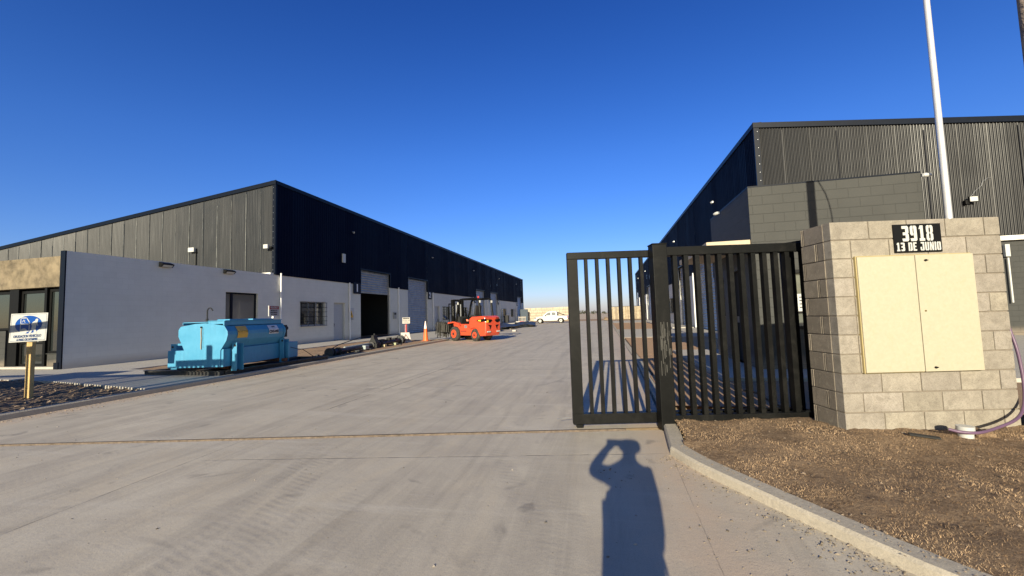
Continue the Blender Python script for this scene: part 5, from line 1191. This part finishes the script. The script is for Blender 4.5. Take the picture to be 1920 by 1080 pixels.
# ------------------------------------------------------------ far end of the yard
m = MB(); rq = random.Random(4)
for i in range(8):
    for r in range(5):
        m.box((-15.9+i*1.15+.02+(.3 if r % 2 else 0)-.3, 84, r*.55+.01), (-15.9+(i+1)*1.15+(.3 if r % 2 else 0)-.3, 85, (r+1)*.55-.02+(.08*rq.random() if r == 4 else 0)))
tag(m.build('block_stack_wall', M['beige_block'], bevel=.03), 'wall of stacked beige blocks behind the white pickup', 'wall')
m = MB(); m.box((-16.9, 82, .05), (-15.2, 82.25, 2.55)); m.box((-16.9, 81.96, .05), (-16.8, 82, 2.55)); m.box((-15.3, 81.96, .05), (-15.2, 82, 2.55)); tag(m.build('dark_panel', simple('slate_blue_panel', (.03, .05, .075), .6), bevel=.02), 'upright dark blue panel standing beside the far corner of the left warehouse', 'panel')
t = empty('pallet', (-15.2, 76, .05), 'pale wooden pallet propped upright before the dark blue panel', 'pallet'); pal = simple('pallet_wood', (.45, .40, .33), .8)
for i in range(6): m = MB(); m.box((-.7+i*.25, -.03, 0), (-.62+i*.25, .03, 1.1)); m.build('board', pal, t)
m = MB(); m.box((-.72, .03, .15), (.72, .08, .25)); m.box((-.72, .03, .85), (.72, .08, .95)); m.build('bearer', pal, t)
t = empty('barrier', (-12.4, 62.5, 0), 'low white and red barrier trestle beyond the dark tarpaulins', 'barrier'); m = MB(); m.box((-1.1, -.05, .28), (1.1, .05, .46)); m.build('plank', cream, t); m = MB(); m.box((-.5, -.055, .29), (.2, .055, .45)); m.build('red_band', redp, t); m = MB()
for x in (-1.0, 1.0): m.box((x-.04, -.25, 0), (x+.04, .25, .06)); m.box((x-.04, -.04, 0), (x+.04, .04, .28))
m.build('foot', cream, t)
tarp = simple('dark_tarpaulin', (.035, .040, .050), .5, var=.5, scale=2, bmp=.5, bscale=8, bd=.05)
for i, (x, y, s, lb) in enumerate([(-8.9, 29.5, (.8, 1.5, .34), 'dark rolled tarpaulin lying just behind the forklift'), (-10.0, 34.5, (1.0, 2.6, .36), 'dark grey tarpaulin heap further behind the forklift'), (-10.3, 41.5, (1.1, 3.2, .34), 'long dark tarpaulin heap nearer the warehouse'), (-9.4, 48.5, (1.3, 3.0, .40), 'farthest dark tarpaulin heap, before the white pickup')]):
    m = MB(); m.add(*blob((0, 0, 0), s, 5+i*7, .55)); o = m.build('tarpaulin_heap', tarp, smooth=True); o.location = (x, y, 0); tag(o, lb, 'tarpaulin')
m = MB(); m.box((-.16, -.2, 0), (.16, .2, .14)); o = m.build('pale_crate', cream, bevel=.02); o.location = (-7.7, 34.9, 0); tag(o, 'small cream box on the concrete beside the dark tarpaulins', 'box')
# slatted timber fence on the right far end
t = empty('timber_fence', (3.7, 78, 0), 'vertical board timber fence closing the right side of the far yard', 'fence'); m = MB(); rq = random.Random(8); wd_ = [simple('fence_board_%d' % i, c_, .85, var=.3, scale=3) for i, c_ in enumerate([(.34, .27, .18), (.27, .22, .155), (.42, .35, .24)])]
for i in range(40):
    x = -2.75+i*.14; m.mi = rq.randrange(3); m.box((x, -.015+.01*(i % 2), .05), (x+.125, .012+.01*(i % 2), 2.35+.05*rq.random()))
m.build('boards', wd_, t); m = MB(); m.box((-2.8, -.03, 2.38), (2.9, .05, 2.44)); m.build('top_rail', M['blackm'], t)
m = MB(); m.add(*blob((0, 0, 0), (.7, .5, .35), 40, .6)); o = m.build('dirt_pile', M['soil'], smooth=True); o.location = (.4, 75, 0); tag(o, 'small dark heap of dirt at the far edge of the concrete', 'mound')
# far tree belt: clumps of small leaf faces
def tree_belt(name, label, y, x0, x1, n, h, seed, trunk=True, kind='stuff'):
    rq = random.Random(seed); vs, fs, cs = [], [], []
    for i in range(n):
        cx = x0+(x1-x0)*rq.random(); cy = y+(rq.random()-.5)*30; hh = h*(.35+.65*rq.random()**1.5); w_ = hh*.6
        for j in range(60):
            a = rq.random()*6.28; q = rq.random()**.5; px = cx+w_*q*math.cos(a); py = cy+w_*q*math.sin(a); pz = hh*(.15+.85*rq.random()*(1-.5*q*q)); s = hh*(.05+.07*rq.random()); k = len(vs)
            n1 = Vector((rq.gauss(0, 1), rq.gauss(0, 1), rq.gauss(0, 1))).normalized(); u = n1.orthogonal().normalized()*s; v = n1.cross(u).normalized()*s
            c = Vector((px, py, pz)); vs += [tuple(c-u-v), tuple(c+u-v*.6), tuple(c+u*.7+v), tuple(c-u*.8+v*.8)]; fs.append((k, k+1, k+2, k+3))
            g_ = .5+.8*rq.random(); cs.append((.085*g_, .085*g_, .06*g_))
    return colored(name, vs, fs, cs, M['blade'], kind=kind, label=label, category='trees')
tree_belt('distant_trees', 'low dark line of far trees on the horizon past the yard', 620, -340, 120, 330, 7.5, 1)
tree_belt('distant_trees', 'scattered far bushes on the dry field', 380, -120, 40, 26, 3.0, 2)
def tree(name, loc, h, label, seed):
    rq = random.Random(seed); t = empty(name, loc, label, 'tree'); m = MB(); m.tube([(0, 0, 0), (.05, 0, h*.2), (-.1, .1, h*.4), (0, 0, h*.6)], [h*.035, h*.028, h*.02, h*.01], 8)
    for k in range(6): a = k*1.05; m.tube([(0, 0, h*(.25+.04*k)), (math.cos(a)*h*.12, math.sin(a)*h*.12, h*(.38+.05*k)), (math.cos(a)*h*.25, math.sin(a)*h*.25, h*(.45+.06*k))], [h*.012, h*.008, h*.003], 6)
    m.build('trunk', simple('bark', (.10, .075, .055), .9), t); vs, fs, cs = [], [], []
    lobes = [(Vector((rq.gauss(0, .22), rq.gauss(0, .22), .55+.28*rq.random()))*h, h*(.12+.1*rq.random())) for _ in range(14)]
    for c0, rr in lobes:
        for j in range(170):
            d = Vector((rq.gauss(0, 1), rq.gauss(0, 1), rq.gauss(0, .8))).normalized()*rr*rq.random()**.4; c = c0+d; s = h*.018*(.6+rq.random()); n1 = Vector((rq.gauss(0, 1), rq.gauss(0, 1), rq.gauss(0, 1))).normalized(); u = n1.orthogonal().normalized()*s; v = n1.cross(u)
            k = len(vs); vs += [tuple(c-u), tuple(c-v*.5), tuple(c+u), tuple(c+v*.5)]; fs.append((k, k+1, k+2, k+3)); g_ = .5+.9*rq.random(); cs.append((.05*g_, .075*g_, .03*g_))
    o = colored('crown', vs, fs, cs, M['blade']); o.parent = t; return t
# ------------------------------------------------------------ what stands behind and beside the camera (seen as shadows and reflections)
tree('broadleaf_tree', (-29, -34, 0), 11, 'big round tree across the street, mirrored in the office glass', 3)
tree('broadleaf_tree', (-47, -40, 0), 9, 'tall thin tree across the street, mirrored at the far left pane', 9)
tree_belt('street_trees', 'belt of trees across the street mirrored in the office glass', -70, -120, 60, 90, 6, 6)
# the fence along the street, left of the gate opening
yA = lambda x: 5.25+(x-.63)*.203
fo = Vector((-9.45, yA(-9.45), 0)); t = empty('street_fence', fo, 'black barred street fence left of the gate opening', 'fence', rz=math.atan2(.199, .98)); L_ = 4.45
for (xa, xb, zt_) in ((-1.40, 0, 2.17), (-L_, -1.40, 2.02)):
    m = MB(); m.box((xa, -.03, zt_-.14), (xb, .03, zt_)); m.build('top_rail', gmat, t); m = MB(); m.box((xa, -.03, .06), (xb, .03, .18)); m.build('bottom_rail', gmat, t)
    for i in range(int(-xb/.122)+1, int(-xa/.122)+1):
        x = -i*.122; m = MB(); m.box((x-.034, -.018, .18), (x+.034, .018, zt_-.14)); m.build('bar', gmat, t)
m = MB(); m.box((-L_, -.03, 2.35), (-1.42, .03, 2.48)); m.build('high_rail', gmat, t)
for x, h_ in ((0, 2.35), (-.50, 2.52), (-2.9, 2.6)): m = MB(); m.box((x-.07, -.06, 0), (x+.07, .06, h_)); m.build('post', gmat, t)
t2 = MB(); t2.box((-L_-1.85, -.25, 0), (-L_-.02, .25, 2.25)); o = t2.build('block_pillar', blockwall('block_grey', (.3, .27, .22), (.2, .18, .15), 'x'), bevel=.01); o.location = fo; o.rotation_euler = (0, 0, math.atan2(.199, .98)); tag(o, 'grey block pillar at the left end of the street fence', 'pillar')
t = empty('street_fence', fo+Vector((-L_-1.9, -.39*3.2, 0)), 'black barred street fence beyond the left pillar', 'fence', rz=math.atan2(.199, .98))
m = MB(); m.box((-9, -.03, 2.06), (0, .03, 2.20)); m.box((-9, -.03, .06), (0, .03, .18)); m.build('rails', gmat, t)
for i in range(1, 60): m = MB(); m.box((-i*.15-.018, -.018, .18), (-i*.15+.018, .018, 2.06)); m.build('bar', gmat, t)

# ------------------------------------------------------------ the photographer, standing behind the camera
def skinned(name, verts, edges, radii, mat, parent, root=0, sub=2):
    me = bpy.data.meshes.new(name); me.from_pydata(verts, edges, []); me.materials.append(mat); o = bpy.data.objects.new(name, me); COL.objects.link(o); o.parent = parent
    sk = o.modifiers.new('skin', 'SKIN'); sk.use_smooth_shade = True
    for i, r in enumerate(radii): 
        rr = r if isinstance(r, tuple) else (r, r); me.skin_vertices[0].data[i].radius = rr; me.skin_vertices[0].data[i].use_root = (i == root)
    sb = o.modifiers.new('sub', 'SUBSURF'); sb.levels = sub; sb.render_levels = sub; return o
skin = simple('skin', (.45, .27, .19), .5, var=.05); coat_m = simple('dark_coat', (.03, .035, .05), .8); trouser = simple('dark_trousers', (.03, .03, .035), .8); hair = simple('dark_hair', (.02, .015, .012), .6)
SC = .93
ps = empty('person', (.03, -.40, 0), 'person in a long dark coat raising a phone to photograph the yard', 'person'); ps.scale = (SC, SC, SC)
V_ = [(0, 0, .95), (0, 0, 1.12), (0, 0, 1.28), (.04, .0, 1.40), (.05, .0, 1.48), (.06, .02, 1.56), (.07, .02, 1.66),
      (-.14, 0, 1.36), (-.30, .10, 1.35), (-.17, .27, 1.50), (-.09, .33, 1.53),
      (.18, 0, 1.37), (.20, .02, 1.16), (.18, .12, .97), (.17, .20, .94),
      (-.10, 0, .88), (-.11, .01, .50), (-.11, -.01, .10), (-.11, .12, .04), (.10, 0, .88), (.11, .01, .50), (.11, -.01, .10), (.11, .12, .04)]
E_ = [(0, 1), (1, 2), (2, 3), (3, 4), (4, 5), (5, 6), (3, 7), (7, 8), (8, 9), (9, 10), (3, 11), (11, 12), (12, 13), (13, 14), (0, 15), (15, 16), (16, 17), (17, 18), (0, 19), (19, 20), (20, 21), (21, 22)]
Rr = [.15, .145, .15, .13, .055, .085, .092, .068, .052, .042, .028, .068, .052, .042, .028, .09, .065, .042, .04, .09, .065, .042, .04]
skinned('body', V_, E_, Rr, skin, ps)
skinned('coat', [(-.02, -.01, .50), (-.01, -.01, .85), (.02, -.01, 1.12), (.03, 0, 1.28), (.04, 0, 1.40), (-.16, 0, 1.36), (-.31, .10, 1.35), (-.17, .26, 1.50), (.19, 0, 1.37), (.20, .02, 1.16), (.18, .10, .98)],
        [(0, 1), (1, 2), (2, 3), (3, 4), (4, 5), (5, 6), (6, 7), (4, 8), (8, 9), (9, 10)], [.165, .18, .215, .20, .15, .08, .055, .044, .085, .06, .05], coat_m, ps)
skinned('trousers', [(0, 0, .8), (-.11, .0, .7), (-.11, .01, .4), (-.11, 0, .10), (.11, 0, .7), (.11, .01, .4), (.11, 0, .10)], [(0, 1), (1, 2), (2, 3), (0, 4), (4, 5), (5, 6)], [.15, .11, .085, .065, .11, .085, .065], trouser, ps)
skinned('hair', [(.06, -.03, 1.54), (.07, -.02, 1.64), (.07, .0, 1.70)], [(0, 1), (1, 2)], [(.13, .12), (.135, .125), (.105, .10)], hair, ps)
m = MB()
for s in (-1, 1): m.add(*blob((.07+s*.033, .105, 1.635), (.012, .008, .008), s+5, 0))
m.add(*blob((.07, .122, 1.595), (.014, .018, .022), 2, 0)); m.add(*blob((.065, .108, 1.555), (.028, .008, .008), 3, 0)); m.build('face_features', skin, ps, smooth=True)
for s, (hx, hy, hz) in ((-1, (-.085, .34, 1.535)), (1, (.17, .22, .92))):
    pts = [(hx, hy, hz)]; ed = []; rd = [.030]
    for f in range(4):
        b = len(pts); up = .25 if s < 0 else -1
        pts += [(hx-.024+.016*f, hy+.005, hz+up*.045), (hx-.026+.018*f, hy+.012, hz+up*(.078-.004*abs(f-1.5))), (hx-.026+.018*f, hy+.028, hz+up*(.098-.005*abs(f-1.5)))]; ed += [(0, b), (b, b+1), (b+1, b+2)]; rd += [.0095, .0085, .0075]
    b = len(pts); pts += [(hx+.034*-s*-1, hy+.02, hz+.012), (hx+.045*s*1, hy+.035, hz+.03)]; ed += [(0, b), (b, b+1)]; rd += [.011, .009]
    skinned('hand', pts, ed, rd, skin, ps, sub=1)
t = MB(); t.box((-.135, -.004, 1.405), (.02, .004, 1.475)); o = t.build('phone', M['black'], bevel=.003); o.location = (0, -.035, -.02); tag(o, 'black phone held up by the photographer', 'phone')
